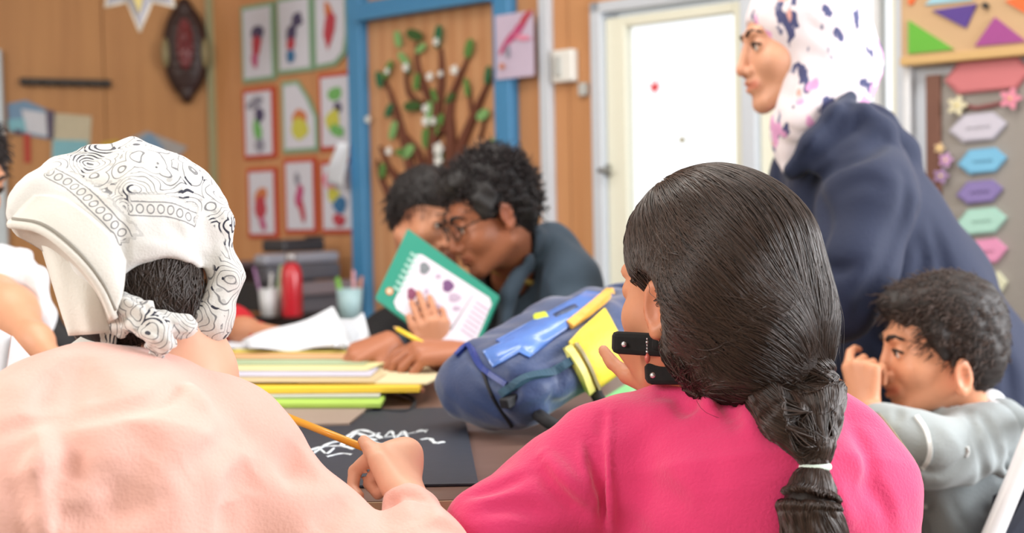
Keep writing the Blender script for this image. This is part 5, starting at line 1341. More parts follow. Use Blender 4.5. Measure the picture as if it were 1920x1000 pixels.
S.ell(L(0, -.022, .040), np.array((.087, .106, .092)) * sW, R)
S.ell(L(0, -.03, -.04), np.array((.082, .085, .085)) * sW, R, k=.04)
pchain(S, [(1600, 70, 2.36, 30), (1615, 120, 2.36, 26), (1590, 165, 2.36, 22)], k=.05)
pchain(S, [(1510, 180, 2.32, 50), (1500, 235, 2.32, 46), (1492, 275, 2.33, 32), (1478, 318, 2.31, 10)], k=.04)
pchain(S, [(1560, 150, 2.36, 60), (1560, 240, 2.37, 56)], k=.05)
S.ell(L(0, .128, -.045), np.array((.074, .098, .108)) * sW, R, k=.006, op='s')
for pix, dep, wd in [([(1480, 90), (1490, 150), (1478, 210)], .005, .008), ([(1600, 60), (1560, 140), (1520, 200)], .006, .008), ([(1620, 100), (1570, 160), (1530, 230)], .006, .008), ([(1470, 235), (1500, 250), (1540, 240)], .006, .006), ([(1470, 265), (1500, 275), (1525, 262)], .006, .006),
                     ([(1590, 20), (1600, 60), (1580, 110)], .004, .008), ([(1500, 20), (1540, 60), (1590, 70)], .003, .010), ([(1540, 110), (1520, 160), (1500, 230)], .004, .008)]: S.creasepix(pix, dep, wd, d0=1.8)
S.wob(.0015, 50)
def floral():
    m = mat('floral_cotton', (232, 222, 228), .8, .15, 200, .04, sheen=.2); nt = m.node_tree; b = nt.nodes['Principled BSDF']; src = b.inputs['Base Color'].links[0].from_socket; nn = nt.nodes.new
    tc = nn('ShaderNodeTexCoord'); prev = src
    for sc_, th, col, off, det in ((27, .585, (70, 74, 118), (0, 0, 0), 3), (20, .62, (224, 160, 206), (3, 1, 7), 2), (20, .66, (226, 168, 160), (9, 4, 2), 2), (34, .68, (118, 120, 150), (5, 8, 1), 2)):
        mp = nn('ShaderNodeMapping'); mp.inputs['Location'].default_value = off; mp.inputs['Scale'].default_value = (1, 1, .7); nt.links.new(tc.outputs['Object'], mp.inputs[0])
        nz = nn('ShaderNodeTexNoise'); nz.inputs['Scale'].default_value = sc_; nz.inputs['Detail'].default_value = det; nt.links.new(mp.outputs[0], nz.inputs['Vector'])
        rp = nn('ShaderNodeMapRange'); rp.inputs[1].default_value = th; rp.inputs[2].default_value = th + .02; nt.links.new(nz.outputs['Fac'], rp.inputs[0])
        mx = nn('ShaderNodeMix'); mx.data_type = 'RGBA'; nt.links.new(rp.outputs[0], mx.inputs['Factor']); nt.links.new(prev, mx.inputs['A']); mx.inputs['B'].default_value = lin(col); prev = mx.outputs['Result']
    nt.links.new(prev, b.inputs['Base Color']); return m
S.mesh('headscarf', .0050, floral(), w1)
# coat
S = Solid()
coat = mat('navy_coat', (17, 31, 64), .8, .3, 160, .15, sheen=.12)
pchain(S, [(1560, 300, 2.39, 86), (1615, 420, 2.39, 135), (1690, 560, 2.42, 155), (1775, 700, 2.45, 150), (1830, 860, 2.45, 150), (1850, 1010, 2.45, 160)], k=.05)
pchain(S, [(1635, 310, 2.27, 66), (1625, 380, 2.22, 82), (1600, 500, 2.17, 72), (1575, 575, 2.15, 60)], k=.05)
pchain(S, [(1575, 585, 2.14, 56), (1500, 620, 2.12, 46), (1430, 642, 2.10, 36)], k=.03)
pchain(S, [(1500, 330, 2.52, 60), (1475, 450, 2.56, 60), (1480, 560, 2.60, 54), (1410, 650, 2.38, 36)], k=.05)
pchain(S, [(1580, 560, 2.50, 60), (1612, 680, 2.52, 78), (1640, 800, 2.52, 92), (1680, 960, 2.50, 110)], k=.06)
# hood lying on the back, lapel
pchain(S, [(1600, 196, 2.36, 20), (1645, 238, 2.36, 32), (1685, 285, 2.38, 32), (1700, 330, 2.40, 24)], k=.03)
pchain(S, [(1592, 185, 2.30, 16), (1570, 225, 2.26, 24), (1530, 275, 2.25, 28), (1490, 320, 2.27, 22)], k=.02)
pchain(S, [(1620, 215, 2.26, 22), (1650, 250, 2.26, 30), (1600, 290, 2.24, 24), (1530, 320, 2.24, 20)], k=.02)
S.func(lambda p, d: np.maximum(d, (.066 - cap(p, hc, P(1530, 235, 2.37)))))
for pix, dep, wd in [([(1590, 200), (1560, 250), (1510, 310), (1480, 335)], .014, .010), ([(1660, 262), (1620, 290), (1560, 315), (1500, 340)], .014, .010), ([(1700, 330), (1690, 420), (1640, 520), (1600, 610)], .014, .012), ([(1530, 360), (1545, 420), (1530, 500)], .012, .012),
                     ([(1525, 490), (1560, 505), (1600, 500)], .010, .009), ([(1530, 545), (1570, 580), (1580, 620)], .012, .009), ([(1590, 540), (1640, 500), (1680, 440)], -.006, .014), ([(1720, 400), (1735, 470), (1720, 540)], .008, .012), ([(1750, 420), (1770, 500), (1760, 560)], .008, .012),
                     ([(1780, 520), (1790, 560), (1760, 600)], .006, .012), ([(1850, 620), (1890, 700), (1900, 800)], .006, .014), ([(1460, 300), (1455, 400), (1450, 500)], .004, .01), ([(1560, 370), (1620, 340), (1660, 350)], .004, .014), ([(1640, 620), (1680, 660), (1720, 660)], .010, .014)]:
    S.creasepix(pix, dep * 1.6, wd * 1.2, d0=1.8)
S.wob(.0030, 22, 4)
S.mesh('coat', .0080, coat, w1)
S = Solid()
for a, b in (((.86, 2.62, .5), (.84, 2.62, .06)), ((.98, 2.36, .5), (1.0, 2.42, .06))):
    S.chain([P(1775, 800, 2.45), np.array(a), np.array(b)], [.12, .085, .07], k=.04)
S.mesh('trousers', .014, black_tr, w1)
for q in ((.84, 2.62), (1.0, 2.42)):
    S = Solid(); S.cone(np.array((q[0], q[1], .045)), np.array((q[0] - .15, q[1] - .03, .035)), .042, .036); S.box((q[0] - .06, q[1] - .01, .012), (.10, .038, .008), rnd=.004); S.mesh('shoe', .012, shoe_m, w1)
# ------------------------------------------------------------------ boy in the grey hooded top, chin on his arm
b1 = thing('person', (.72, 2.12, 0), 'boy with short dark hair in grey hooded top resting his chin on his arm', 'person')
skb = skin('skin_boy', (226, 160, 124))
hc = P(1762, 652, 2.05); sB = .93; nkb = P(1800, 790, 2.10)
S = Solid()
L, r, f, u, R = head(S, hc, V(-.985, -.10, -.02), V(-.10, 1, .0), sB, ear_z=-.045, neck=nkb)
pchain(S, [(1810, 800, 2.12, 40), (1835, 920, 2.14, 60), (1830, 1080, 2.14, 70)], k=.04)
pchain(S, [(1810, 830, 2.02, 30), (1775, 850, 1.94, 28), (1690, 825, 1.94, 26), (1645, 785, 1.97, 22), (1622, 762, 2.0, 18)], k=.02)
hand(S, P(1622, 764, 2.0), V(-.05, 1, .15), V(-.6, -.2, -.8), -1, .78, curl=(.55, 1.0, 1.1, 1.1), thumb=(.8, .5, -.2), spread=.05)
pchain(S, [(1790, 850, 2.22, 40), (1700, 880, 2.26, 34), (1600, 790, 2.2, 22)], k=.02)
hand(S, P(1600, 790, 2.2), V(-.9, 0, .3), V(0, 1, 0), -1, .8, curl=(.3, .3, .3, .3))
S.mesh('body', .0042, skb, b1, colfn=lips(L, sB, -.045))
eyes(L, R, sB, b1, (40, 26, 20)); brows(L, sB, b1, mat('brow_dark', (44, 30, 24), .7), th=.0052)
S = Solid()
S.ell(L(0, -.022, .046), np.array((.083, .097, .084)) * sB, R)
S.ell(L(0, -.045, -.01), np.array((.078, .068, .075)) * sB, R, k=.03)
S.ell(L(0, .055, .082), np.array((.055, .040, .028)) * sB, R, k=.03)
for g in (-1, 1): S.cone(L(.066 * g, .026, .03), L(.070 * g, .018, -.014), .014, .006, k=.012)
S.ell(L(0, .115, .005), np.array((.085, .070, .060)) * sB, R, k=.006, op='s')
for g in (-1, 1): S.ell(L(.082 * g, -.004, -.047), np.array((.02, .030, .036)) * sB, R, k=.006, op='s')
S.ell(L(0, .05, -.075), np.array((.1, .085, .06)) * sB, R, k=.01, op='s')
HB = S; S.wob(.0018, 120)
hb_m = mat('boy_hair', (40, 32, 30), .6, .4, 200, .3); S.mesh('hair', .0045, hb_m, b1)
def shorthair(Sd, L_, R_, c, rad, n, length, flow, parent, m, name='hair_strands', thick=.0005, curl=0, keep=None, seg=7):
    d = RNG.normal(size=(n, 3)); d /= np.linalg.norm(d, axis=1)[:, None]; p = c + (d * rad) @ R_.T
    for _ in range(5): e = Sd.ev(p); p = p - Sd.grad(p) * (e + .002)[:, None]
    ok = np.abs(Sd.ev(p) + .002) < .004
    if keep is not None: ok &= keep((p - hc) @ R_)
    p = p[ok]; g = Sd.grad(p); fl_ = flow(p) + RNG.normal(size=p.shape) * .35; fl_ /= np.linalg.norm(fl_, axis=1)[:, None]
    ln = length * RNG.uniform(.6, 1.2, len(p)); t = np.linspace(0, 1, seg)
    ax1 = np.cross(g, fl_); ph = RNG.uniform(0, 6.28, len(p)); out = []
    for i in range(len(p)):
        q = p[i] + np.outer(t, g[i]) * ln[i] * .45 + np.outer(t ** 1.3, fl_[i]) * ln[i] * .8 - np.outer(t ** 2, g[i]) * ln[i] * .22
        if curl: q = q + curl * (np.outer(np.sin(t * 9 + ph[i]) * t, ax1[i]) + np.outer(np.cos(t * 9 + ph[i]) * t, g[i]))
        out.append(q)
    return hairs(name, out, thick, m, parent)
hms = hairmat('hair_strand_boy', (66, 52, 46), .5, .4)
shorthair(HB, L, R, L(0, -.022, .046), np.array((.083, .097, .084)) * sB, 4200, .026, lambda p: np.tile(f * .8 + r * .1 - u * .35, (len(p), 1)), b1, hms, thick=.0006, curl=.003,
          keep=lambda q: ~((q[:, 1] > .045) & (q[:, 2] < .055)) & (q[:, 2] > -.09))
# grey hooded top
S = Solid()
grey = mat('grey_sweatshirt', (158, 166, 168), .85, .3, 240, .08, sheen=.2)
pchain(S, [(1835, 850, 2.14, 78), (1835, 960, 2.14, 92), (1830, 1120, 2.14, 110)], k=.06)
pchain(S, [(1765, 780, 2.03, 26), (1850, 810, 2.0, 48), (1800, 846, 1.96, 56), (1745, 848, 1.91, 58), (1690, 826, 1.92, 50), (1655, 804, 1.95, 38), (1634, 790, 1.985, 28)], k=.035)
pchain(S, [(1790, 860, 2.24, 60), (1690, 880, 2.26, 50), (1620, 800, 2.2, 36)], k=.04)
pchain(S, [(1770, 900, 2.06, 40), (1765, 1080, 2.06, 50)], k=.05)
pchain(S, [(1830, 768, 2.10, 24), (1880, 790, 2.08, 34), (1915, 810, 2.06, 32)], k=.03)                                       # hood
pchain(S, [(1915, 808, 2.06, 30), (1900, 850, 2.02, 26), (1880, 876, 2.0, 20)], k=.02)
pchain(S, [(1800, 772, 2.02, 18), (1840, 800, 1.97, 18), (1866, 850, 1.95, 17), (1880, 884, 1.96, 15)], k=.015)
S.func(lambda p, d: np.maximum(d, (.050 - cap(p, L(0, -.02, -.08), P(1792, 775, 2.10)))))
for pix, dep, wd in [([(1838, 775), (1866, 820), (1876, 870)], .018, .008), ([(1812, 770), (1836, 830), (1846, 900), (1850, 960)], .014, .008), ([(1742, 888), (1780, 888), (1812, 860)], .012, .007), ([(1715, 870), (1745, 885)], .010, .006), ([(1680, 768), (1684, 780), (1676, 790)], .010, .006),
                     ([(1745, 900), (1742, 950), (1738, 1000)], .006, .005), ([(1760, 800), (1790, 830), (1800, 850)], -.004, .01), ([(1820, 790), (1822, 830), (1815, 850)], .004, .007), ([(1900, 830), (1890, 870), (1880, 900)], .010, .007), ([(1780, 930), (1800, 970), (1820, 1000)], .004, .01)]:
    S.creasepix(pix, dep, wd, d0=1.4)
S.wob(.0020, 40, 5); BT = S
S.mesh('hooded_top', .0055, grey, b1)
wpipe = mat('white_piping', (226, 230, 230), .6)
strap(BT, 'piping', [(1718, 782), (1736, 808), (1744, 840), (1740, 864), (1728, 880)], .0035, .0035, wpipe, b1)
strap(BT, 'piping', [(1812, 838), (1814, 848), (1810, 856)], .003, .003, wpipe, b1)
strap(BT, 'pocket_piping', [(1702, 944), (1720, 948), (1738, 950)], .003, .003, wpipe, b1)
S = Solid(); pchain(S, [(1838, 742, 2.12, 14), (1862, 752, 2.10, 17), (1884, 768, 2.10, 14)], k=.02); pchain(S, [(1838, 750, 2.10, 10), (1870, 770, 2.06, 12)], k=.02)
S.wob(.002, 90); S.mesh('shirt_collar', .005, mat('white_shirt', (226, 228, 232), .8, .2, 200), b1)
seatlegs(np.array((.74, 2.14, .48)), [(.52, 2.02, .46), (.50, 2.2, .46)], [(.50, 2.02, 0), (.50, 2.2, 0)], black_tr, b1, shoe_m, r=.065)
# his chair: white tube frame with a navy seat and back
ch = thing('school_chair', (.86, 2.0, 0), 'chair with thick white tube frame and navy back at the right edge', 'chair', 'school chairs round the table')
A = P(1950, 790, 1.86); Bq = P(1856, 1016, 1.80); zf = Bq + (Bq - A) * 1.2
tube('frame_tube', spline([P(1985, 770, 1.95), A, (A + Bq) / 2, Bq, Bq + (Bq - A) * 1.0, Bq + (Bq - A) * 1.0 + np.array((.03, .02, -.12)), np.array((Bq[0] - .02, Bq[1] + .05, .0))], 24), .0145, wt, ch, n=12)
tube('frame_tube', spline([P(1985, 770, 1.95), P(2040, 790, 2.15), P(1960, 980, 2.25), np.array((.93, 2.3, .42)), np.array((.95, 2.32, 0))], 24), .0145, wt, ch, n=12)
q = [P(1950, 812, 1.90), P(2010, 830, 2.15), P(1940, 1010, 2.2), P(1872, 1016, 1.83)]
q2 = np.array((.62, 1.98, .44))
prism('backrest', [P(1950, 880, 1.92), P(2000, 880, 2.08), P(1940, 1080, 2.10), P(1838, 1080, 1.96), P(1862, 930, 1.95)], V(.3, 0, .02) * .04, 1, navc, ch)
boxes('seat', [((.76, 2.08, .405), (.16, .02, 0), (-.02, .19, 0), (0, 0, .012))], navc, ch, bevel=.008)
for x, y in ((.60, 1.92), (.60, 2.24)): tube('leg', [np.array((x, y, .40)), np.array((x - .02, y, 0))], .0135, wt, ch)

# ------------------------------------------------------------------ seated adult with glasses and denim jacket
m1 = thing('person', (.03, 2.62, 0), 'adult with curly dark hair, glasses and denim jacket reading over the child', 'person')
skm = skin('skin_brown', (172, 108, 78))
hc = P(920, 404, 2.56); sM = .93; nkm = P(965, 530, 2.67)
S = Solid()
L, r, f, u, R = head(S, hc, V(-.84, -.40, -.32), V(-.30, 1, -.1), sM, neck=nkm)
pchain(S, [(970, 540, 2.70, 40), (985, 640, 2.76, 60), (980, 860, 2.76, 80)], k=.04)
pchain(S, [(1040, 560, 2.66, 26), (1060, 700, 2.52, 30), (960, 700, 2.34, 26), (870, 668, 2.26, 20)], k=.03)
pchain(S, [(910, 560, 2.75, 44), (800, 700, 2.60, 36), (735, 655, 2.40, 22)], k=.03)
hand(S, P(872, 664, 2.26), V(-.93, .05, -.15), V(.1, .9, -.35), 1, 1.0, curl=(.45, .6, .7, .8), thumb=(.75, .6, -.2), spread=.06)
hand(S, P(738, 640, 2.40), V(-.80, -.28, -.25), V(-.1, .9, -.4), -1, .95, curl=(.5, .55, .6, .7), thumb=(.75, .6, -.4), spread=.08)
S.mesh('body', .0052, skm, m1, colfn=lips(L, sM, lipc=(.75, .55, .55)))
eyes(L, R, sM, m1); brows(L, sM, m1, MATS['brow_dark'], th=.0058)
S = Solid()
S.ell(L(0, -.025, .055), np.array((.080, .092, .078)) * sM, R); S.ell(L(0, -.055, .0), np.array((.072, .056, .070)) * sM, R, k=.03)
S.ell(L(.0, .045, .092), np.array((.056, .042, .030)) * sM, R, k=.03)
S.ell(P(918, 298, 2.56), (.034, .034, .026), R, k=.02)
for g in (-1, 1): S.ell(L(.072 * g, .020, .035), (.018, .03, .035), R, k=.02)
S.ell(L(0, .120, .0), np.array((.080, .070, .062)) * sM, R, k=.008, op='s')
for g in (-1, 1): S.ell(L(.086 * g, .006, -.012), (.019, .025, .034), R, k=.006, op='s')
S.ell(L(0, .05, -.08), np.array((.1, .09, .06)), R, k=.01, op='s'); S.wob(.004, 90)
hm_m = mat('curly_hair', (26, 22, 24), .6, .4, 200, .3); S.mesh('hair', .0055, hm_m, m1)
hmc = hairmat('hair_strand_black', (36, 30, 32), .45, .4)
shorthair(S, L, R, L(0, -.025, .055), np.array((.080, .092, .084)) * sM, 2600, .024, lambda p: RNG.normal(size=p.shape), m1, hmc, thick=.0011, curl=.008, keep=lambda q: ~((q[:, 1] > .055) & (q[:, 2] < .05)) & (q[:, 2] > -.075), seg=9)
# glasses
gm = mat('glasses_metal', (60, 50, 44), .3, metal=.7)
gl_ = tubes('glasses', [([L(.033 * g + .022 * math.cos(a), .103 - .010 * abs(math.cos(a)) * (1 if math.cos(a) * g > 0 else .2), .002 + .018 * math.sin(a)) for a in np.linspace(0, 6.283, 17)], .0016) for g in (-1, 1)] +
           [([L(-.011, .105, .006), L(.011, .105, .006)], .0016)] + [([L(.055 * g, .096, .006), L(.078 * g, .05, .008), L(.082 * g, .0, .006)], .0018) for g in (-1, 1)], gm, m1)
for g in (-1, 1): prism('lens', [L(.033 * g + .021 * math.cos(a), .100 - .006 * abs(math.cos(a)), .002 + .017 * math.sin(a)) for a in np.linspace(0, 6.283, 15)[:-1]], R[:, 1], .001, glass, gl_)
# stubble
# jacket, dark shirt, yellow collar
S = Solid(); denim = mat('denim', (64, 82, 100), .85, .4, 260, .2, sheen=.1)
pchain(S, [(985, 560, 2.70, 70), (1010, 660, 2.70, 120), (1000, 860, 2.72, 135)], k=.05)
pchain(S, [(985, 455, 2.66, 22), (1030, 470, 2.66, 44), (1070, 530, 2.62, 52), (1075, 620, 2.56, 54), (1040, 700, 2.46, 48), (960, 702, 2.34, 38), (900, 682, 2.29, 30)], k=.04)
pchain(S, [(920, 560, 2.72, 40), (850, 620, 2.68, 50), (790, 690, 2.58, 46), (745, 655, 2.43, 30)], k=.04)
pchain(S, [(975, 430, 2.68, 18), (1000, 450, 2.60, 20), (985, 490, 2.58, 18), (950, 560, 2.54, 16), (940, 640, 2.52, 18)], k=.015)
S.func(lambda p, d: np.maximum(d, (.053 - cap(p, L(0, -.02, -.05), P(955, 520, 2.64)))))
S.ell(P(922, 570, 2.50), (.020, .05, .070), np.stack([CR, CF, CU], 1), k=.01, op='s')
for pix, dep, wd in [([(1000, 470), (1010, 520), (990, 580)], .012, .008), ([(1035, 500), (1020, 560), (1040, 620)], .008, .010), ([(960, 600), (985, 610), (1010, 600)], .008, .007), ([(1070, 560), (1040, 580), (1010, 570)], .008, .010), ([(1000, 640), (1020, 660), (1050, 650)], .008, .01)]: S.creasepix(pix, dep, wd, d0=1.9)
S.wob(.003, 40); S.mesh('denim_jacket', .007, denim, m1)
S = Solid(); pchain(S, [(945, 540, 2.68, 56), (935, 640, 2.68, 84), (940, 840, 2.70, 100)], k=.04)
S.func(lambda p, d: np.maximum(d, (.053 - cap(p, L(0, -.02, -.05), P(955, 510, 2.64)))))
S.mesh('shirt', .008, mat('black_shirt', (20, 20, 26), .8, .2, 200), m1)
ncl = [P(958, 500, 2.66) + V(math.cos(a) * .064, -.022 * math.cos(a) - .010 * math.sin(a) * -1, math.sin(a) * .060) for a in np.linspace(0, 6.283, 20)]
tube('collar_band', [q_ + V(0, -.012, 0) for q_ in ncl], .006, mat('ochre_collar', (176, 146, 72), .7), m1)
seatlegs(np.array((.05, 2.86, .48)), [(.0, 2.5, .47), (.14, 2.5, .47)], [(.0, 2.5, 0), (.14, 2.5, 0)], black_tr, m1, shoe_m)
chair((.05, 2.92), math.pi, 'school chair of the adult with glasses', back=False)
# pencil and orange pen
pa, pb = P(745, 617, 2.28), P(800, 648, 2.25)
p_ = thing('pencil', (pa + pb) / 2, 'yellow pencil between the hands of the adult with glasses', 'pencil')
tube('shaft', [pa, pb], .0042, mat('pencil_lemon', (240, 206, 60), .35), p_, n=6); tube('tip', [pa + (pa - pb) * .12, pa], [.001, .004], MATS['pencil_wood'], p_, n=6)
# ------------------------------------------------------------------ child behind the book
k1 = thing('person', (-.18, 2.86, 0), 'child with straight dark hair half hidden behind the teal book', 'person')
skk = skin('skin_olive', (196, 136, 104))
hc = P(800, 408, 2.80); sK = .90; nkk = P(800, 560, 2.92)
S = Solid()
L, r, f, u, R = head(S, hc, V(.66, -.36, -.70), V(.22, 1, .1), sK, neck=nkk, ears=False)
pchain(S, [(790, 560, 2.92, 40), (770, 700, 2.92, 80), (770, 880, 2.92, 90)], k=.04)
pchain(S, [(720, 620, 2.88, 34), (700, 760, 2.74, 28), (790, 710, 2.52, 20), (826, 668, 2.42, 16)], k=.03)
pchain(S, [(840, 620, 2.92, 34), (860, 760, 2.8, 28), (850, 700, 2.6, 18)], k=.03)
hand(S, P(830, 668, 2.40), V(-.28, 1, -.02), V(.1, .1, -1), -1, .78, curl=(.35, .32, .35, .4), thumb=(.5, .9, 0), spread=.05)
hand(S, P(850, 700, 2.6), V(-.3, .5, -.3), V(0, .5, -1), 1, .8, curl=(.3, .3, .3, .3))
S.mesh('body', .0052, skk, k1, colfn=lips(L, sK, lipc=(.82, .52, .50)))
eyes(L, R, sK, k1); brows(L, sK, k1, MATS['brow_dark'])
S = Solid()
S.ell(L(0, -.022, .044), np.array((.081, .096, .080)) * sK, R); S.ell(L(0, -.055, -.0), np.array((.072, .055, .075)) * sK, R, k=.03)
S.ell(L(0, .060, .070), np.array((.060, .034, .030)) * sK, R, k=.03)
S.ell(L(0, .115, -.022), np.array((.088, .092, .078)) * sK, R, k=.008, op='s'); S.wob(.0015, 100)
S.mesh('hair', .0055, hm_m, k1)
shorthair(S, L, R, L(0, -.022, .046), np.array((.086, .100, .086)) * sK, 1800, .024, lambda p: np.tile(f * .5 - u * .5, (len(p), 1)), k1, hmc, thick=.0008, curl=.001, keep=lambda q: ~((q[:, 1] > .04) & (q[:, 2] < .05)) & (q[:, 2] > -.08))
S = Solid()
pchain(S, [(790, 640, 2.93, 90), (770, 860, 2.93, 110)], k=.05); pchain(S, [(720, 630, 2.88, 46), (700, 740, 2.74, 42), (770, 700, 2.56, 30)], k=.04); pchain(S, [(840, 640, 2.92, 46), (862, 750, 2.8, 40), (852, 712, 2.64, 28)], k=.04)
S.func(lambda p, d: np.maximum(d, (.050 - cap(p, L(0, -.02, -.05), P(790, 560, 2.90))))); S.wob(.002, 50)
S.mesh('dark_top', .009, mat('black_top', (22, 22, 26), .85, .2, 200), k1)
seatlegs(np.array((-.20, 2.98, .46)), [(-.26, 2.7, .46), (-.12, 2.7, .46)], [(-.26, 2.68, 0), (-.12, 2.68, 0)], jean_m, k1, shoe_m, r=.065)
chair((-.34, 3.06), math.pi, 'school chair of the child behind the teal book', back=False)
# ------------------------------------------------------------------ the teal book
bk = thing('book', P(820, 545, 2.45), 'teal picture book with a white label page held up by the child', 'book')
TL, TR, BR, BL = P(765, 430, 2.50), P(936, 556, 2.42), P(892, 640, 2.38), P(704, 560, 2.44)
nb = N(np.cross(TR - TL, BL - TL)); nb = nb if nb @ (CAM - TL) > 0 else -nb
BLx = TL + (TR - TL) * 0 + (BL - TL); BR = TR + (BL - TL) * .98
B_ = lambda a, b, o=0: (TL * (1 - a) + TR * a) * (1 - b) + (BL * (1 - a) + BR * a) * b + nb * o
teal = mat('teal_cover', (36, 142, 122), .35, .05, 30, .08, coat=.2)
prism('cover', [B_(0, 0), B_(1, 0), B_(1, 1), B_(0, 1)], nb, .0025, teal, bk)
prism('page_block', [B_(.02, .03), B_(.98, .03), B_(.98, .97), B_(.02, .97)], -nb, .009, mat('page_edges', (214, 210, 200), .8), bk)
prism('cover', [B_(0, 0, -.0115), B_(1, 0, -.0115), B_(1, 1, -.0115), B_(0, 1, -.0115)], nb, .0025, teal, bk)
prism('label_page', [B_(.20, .13, .0026), B_(.88, .08, .0026), B_(.90, .90, .0026), B_(.26, .90, .0026)] if False else [B_(a, b, .0026) for a, b in ((.17, .22), (.22, .17), (.93, .10), (.97, .15), (.97, .90), (.93, .95), (.22, .95), (.17, .90))], nb, .0008, mat('label_white', (216, 208, 222), .6), bk)
inkc = dict(p=mat('print_purple', (118, 78, 128), .7, vary=.3), g=mat('print_grey', (128, 134, 142), .7, vary=.3), m=mat('print_maroon', (138, 70, 104), .7, vary=.3), l=mat('print_lilac', (186, 168, 192), .7, vary=.2))
def bq(x, y):      # pixel on the cover plane
    rr = P(x, y, 1) - CAM; k = ((TL - CAM) @ nb) / (rr @ nb); return CAM + rr * k
def mark(pts, m, nm='print', o=.0036): prism(nm, [bq(x, y) + nb * o for x, y in pts], nb, .0004, m, bk)
for x, y, rx, ry, c in [(796, 505, 10, 12, 'g'), (772, 553, 9, 12, 'm'), (840, 538, 11, 12, 'p'), (800, 548, 5, 6, 'l'), (822, 520, 6, 5, 'l'), (852, 560, 12, 9, 'l'), (820, 580, 12, 8, 'l'), (856, 580, 8, 5, 'l')]:
    mark([(x + rx * (1 + .2 * math.cos(3 * a)) * math.cos(a), y + ry * math.sin(a)) for a in np.linspace(0, 6.283, 11)[:-1]], inkc[c])
for k in range(7):      # small print lines in the lower right box
    a0 = k / 7; x0, y0 = 893 - 0 - 4 * k * 1.15, 566 + 8.6 * k
    mark([(x0, y0), (x0 + 24, y0 + 17), (x0 + 23, y0 + 19.5), (x0 - 1, y0 + 2.5)], inkc['l'])
mark([(886, 556), (888, 554), (846, 622), (844, 620)], inkc['g'])
tlm = mat('title_pale', (150, 196, 186), .6)
for k in range(7):      # blurred title lettering on the teal margin
    x, y = 777 - 5.2 * k, 476 + 10.5 * k
    mark([(x - 6, y - 2), (x + 9, y + 8), (x + 7, y + 13), (x - 8, y + 3)], tlm, 'title_letter')
mark([(731 + 7 * math.cos(a), 548 + 7 * math.sin(a)) for a in np.linspace(0, 6.283, 9)[:-1]], mat('orange_badge', (222, 140, 96), .6), 'badge')
mark([(731 + 3.5 * math.cos(a), 548 + 3.5 * math.sin(a)) for a in np.linspace(0, 6.283, 9)[:-1]], mat('badge_core', (236, 220, 200), .6), 'badge', .0041)
tag(flat('orange_sticky_note', [(852, 626), (886, 628), (884, 642), (850, 640)], ZT + .10, ZT + .104, mat('sticky_orange', (232, 120, 80), .6)), 'small orange and lilac eraser above the rucksack beside the book', 'eraser') if False else None
# ------------------------------------------------------------------ people cut off at the left edge
l1 = thing('person', (-1.02, 2.30, 0), 'person in a white shirt with bare forearm and bracelet at the left edge', 'person')
skl = skin('skin_left', (210, 152, 120))
S = Solid()
pchain(S, [(-90, 480, 2.35, 60), (-100, 640, 2.35, 120), (-100, 900, 2.35, 130)], k=.05)
pchain(S, [(-40, 520, 2.25, 46), (16, 590, 2.12, 50), (66, 640, 2.0, 27), (114, 690, 1.92, 19)], k=.03)
hand(S, P(108, 682, 1.92), V(.75, -.55, -.2), V(.1, .9, -.3), -1, .95, curl=(.3, .3, .4, .5))
hcl = P(-90, 330, 2.35); Ll, rl, fl2, ul, Rl = head(S, hcl, V(.8, -.3, -.3), V(0, 1, 0), 1.0, neck=P(-90, 480, 2.36))
S.mesh('body', .0065, skl, l1, colfn=lips(Ll, 1.0))
S = Solid(); S.ell(Ll(0, -.022, .046), np.array((.086, .100, .088)), Rl); S.ell(Ll(0, .115, -.02), np.array((.085, .070, .07)), Rl, k=.008, op='s'); S.mesh('hair', .008, hm_m, l1)
hc = hcl; shorthair(S, Ll, Rl, Ll(0, -.022, .046), np.array((.086, .100, .088)), 1500, .026, lambda p: np.tile(fl2 * .6 - ul * .4, (len(p), 1)), l1, hmc, thick=.0011, curl=.003, keep=lambda q: ~((q[:, 1] > .05) & (q[:, 2] < .05)) & (q[:, 2] > -.05)); brows(Ll, 1.0, l1, MATS['brow_dark']); eyes(Ll, Rl, 1.0, l1)
S = Solid(); wsh = mat('white_tshirt', (220, 224, 232), .8, .2, 160, .04)
pchain(S, [(-80, 560, 2.36, 90), (-90, 800, 2.36, 150)], k=.05); pchain(S, [(-60, 500, 2.30, 56), (0, 545, 2.22, 66)], k=.04)
pchain(S, [(30, 482, 2.22, 20), (70, 520, 2.18, 18), (84, 590, 2.15, 16), (88, 630, 2.14, 10)], k=.02)
pchain(S, [(0, 470, 2.26, 12), (50, 478, 2.22, 12)], k=.01)
S.func(lambda p, d: np.maximum(d, (.060 - cap(p, hcl, P(-90, 470, 2.36))))); S.wob(.003, 40)
S.mesh('shirt', .009, wsh, l1)
lathe('bracelet', P(62, 636, 2.0) - V(.0, 0, 0), [(.0235, -.008), (.026, -.004), (.026, .006), (.0235, .010)], mat('bracelet_grey', (150, 146, 150), .3, metal=.6), l1, n=18, axis=V(.72, -.62, -.3))
S = Solid(); pchain(S, [(60, 560, 2.44, 26), (110, 650, 2.40, 30), (130, 720, 2.40, 28)], k=.02); S.wob(.003, 50); S.mesh('dark_bag_strap', .009, mat('black_strap', (20, 20, 24), .7), l1)
seatlegs(np.array((-1.10, 2.42, .48)), [(-.85, 2.40, .47), (-.85, 2.26, .47)], [(-.85, 2.4, 0), (-.85, 2.26, 0)], jean_m, l1, shoe_m)
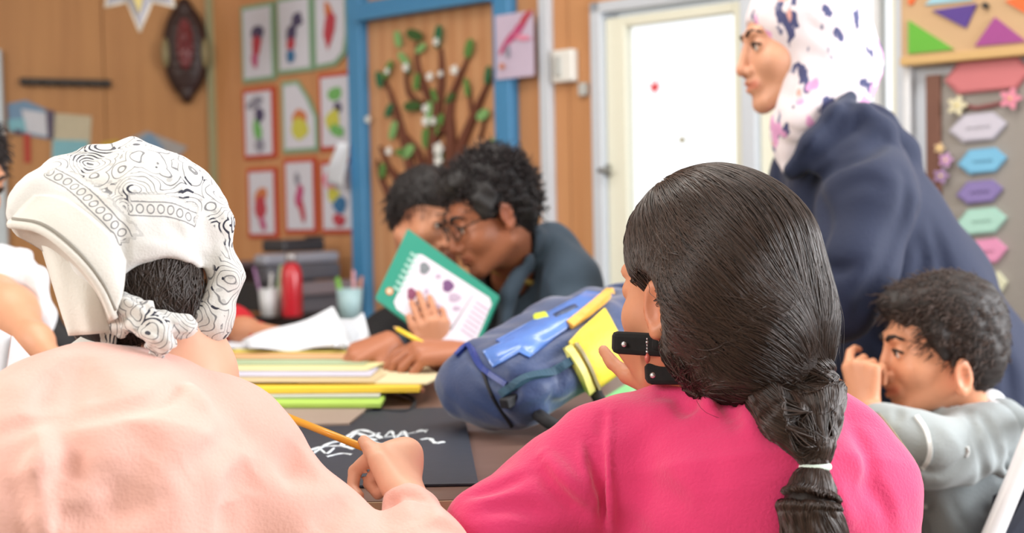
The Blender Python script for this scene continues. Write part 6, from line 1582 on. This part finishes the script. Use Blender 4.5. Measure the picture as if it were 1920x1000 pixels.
# white card standing folded on the table at the left edge
tc1 = thing('folded_card', T(-10, 868, ZT), 'large blank white card standing folded on the table at the left edge', 'card')
def onT(p, lift=.001): return np.array((p[0], p[1], ZT + lift))
a_, b_, c_ = P(-95, 560, 1.70), P(20, 630, 1.64), P(92, 702, 1.60)
sheet3('card_panel', [a_, b_, onT(b_ + V(-.02, 0, -.03)), onT(a_ + V(0, 0, -.03))], 8, 8, lambda u_, v_: .006 * math.sin(3 * u_ + v_), -CF, whitepaper, tc1, .002)
sheet3('card_panel', [b_ + V(.0015, 0, 0), c_, onT(c_ + V(-.04, 0, -.02)), onT(b_ + V(-.0185, 0, -.03))], 8, 8, lambda u_, v_: .006 * math.sin(3 * u_), -CF, whitepaper, tc1, .002)
# red shirted child beyond the bandana
r1 = thing('person', (-.68, 2.86, 0), 'child in a red top leaning on the table behind the bandana', 'person')
S = Solid(); hcr = P(330, 470, 2.85); Lr, rr_, fr_, ur_, Rr = head(S, hcr, V(.5, -.5, -.4), V(0, 1, 0), .9, neck=P(330, 580, 2.9))
pchain(S, [(330, 580, 2.9, 40), (330, 760, 2.9, 80)], k=.04); pchain(S, [(400, 610, 2.80, 30), (460, 622, 2.72, 22), (520, 628, 2.66, 16)], k=.03)
hand(S, P(516, 628, 2.66), V(.9, -.1, -.1), V(0, 1, -.1), -1, .8, curl=(.3, .3, .3, .3)); S.mesh('body', .0075, skk, r1, colfn=lips(Lr, .9))
S = Solid(); S.ell(Lr(0, -.022, .046), np.array((.086, .100, .088)) * .9, Rr); S.ell(Lr(0, .115, -.02), np.array((.085, .070, .07)), Rr, k=.008, op='s'); S.mesh('hair', .009, hm_m, r1)
hc = hcr; shorthair(S, Lr, Rr, Lr(0, -.022, .046), np.array((.086, .100, .088)) * .9, 1500, .026, lambda p: np.tile(fr_ * .6 - ur_ * .4, (len(p), 1)), r1, hmc, thick=.0011, curl=.003, keep=lambda q: ~((q[:, 1] > .045) & (q[:, 2] < .045)) & (q[:, 2] > -.05)); brows(Lr, .9, r1, MATS['brow_dark']); eyes(Lr, Rr, .9, r1)
S = Solid(); pchain(S, [(340, 640, 2.9, 80), (340, 800, 2.9, 100)], k=.05); pchain(S, [(380, 600, 2.84, 44), (430, 616, 2.78, 36), (486, 628, 2.70, 22)], k=.04); S.wob(.003, 40)
S.func(lambda p, d: np.maximum(d, (.052 - cap(p, hcr, P(330, 590, 2.9))))); S.mesh('red_top', .009, mat('red_fabric', (198, 22, 40), .8, .2, 160, .12), r1)
seatlegs(np.array((-.74, 3.0, .46)), [(-.72, 2.72, .46), (-.60, 2.72, .46)], [(-.72, 2.7, 0), (-.60, 2.7, 0)], jean_m, r1, shoe_m, r=.065)
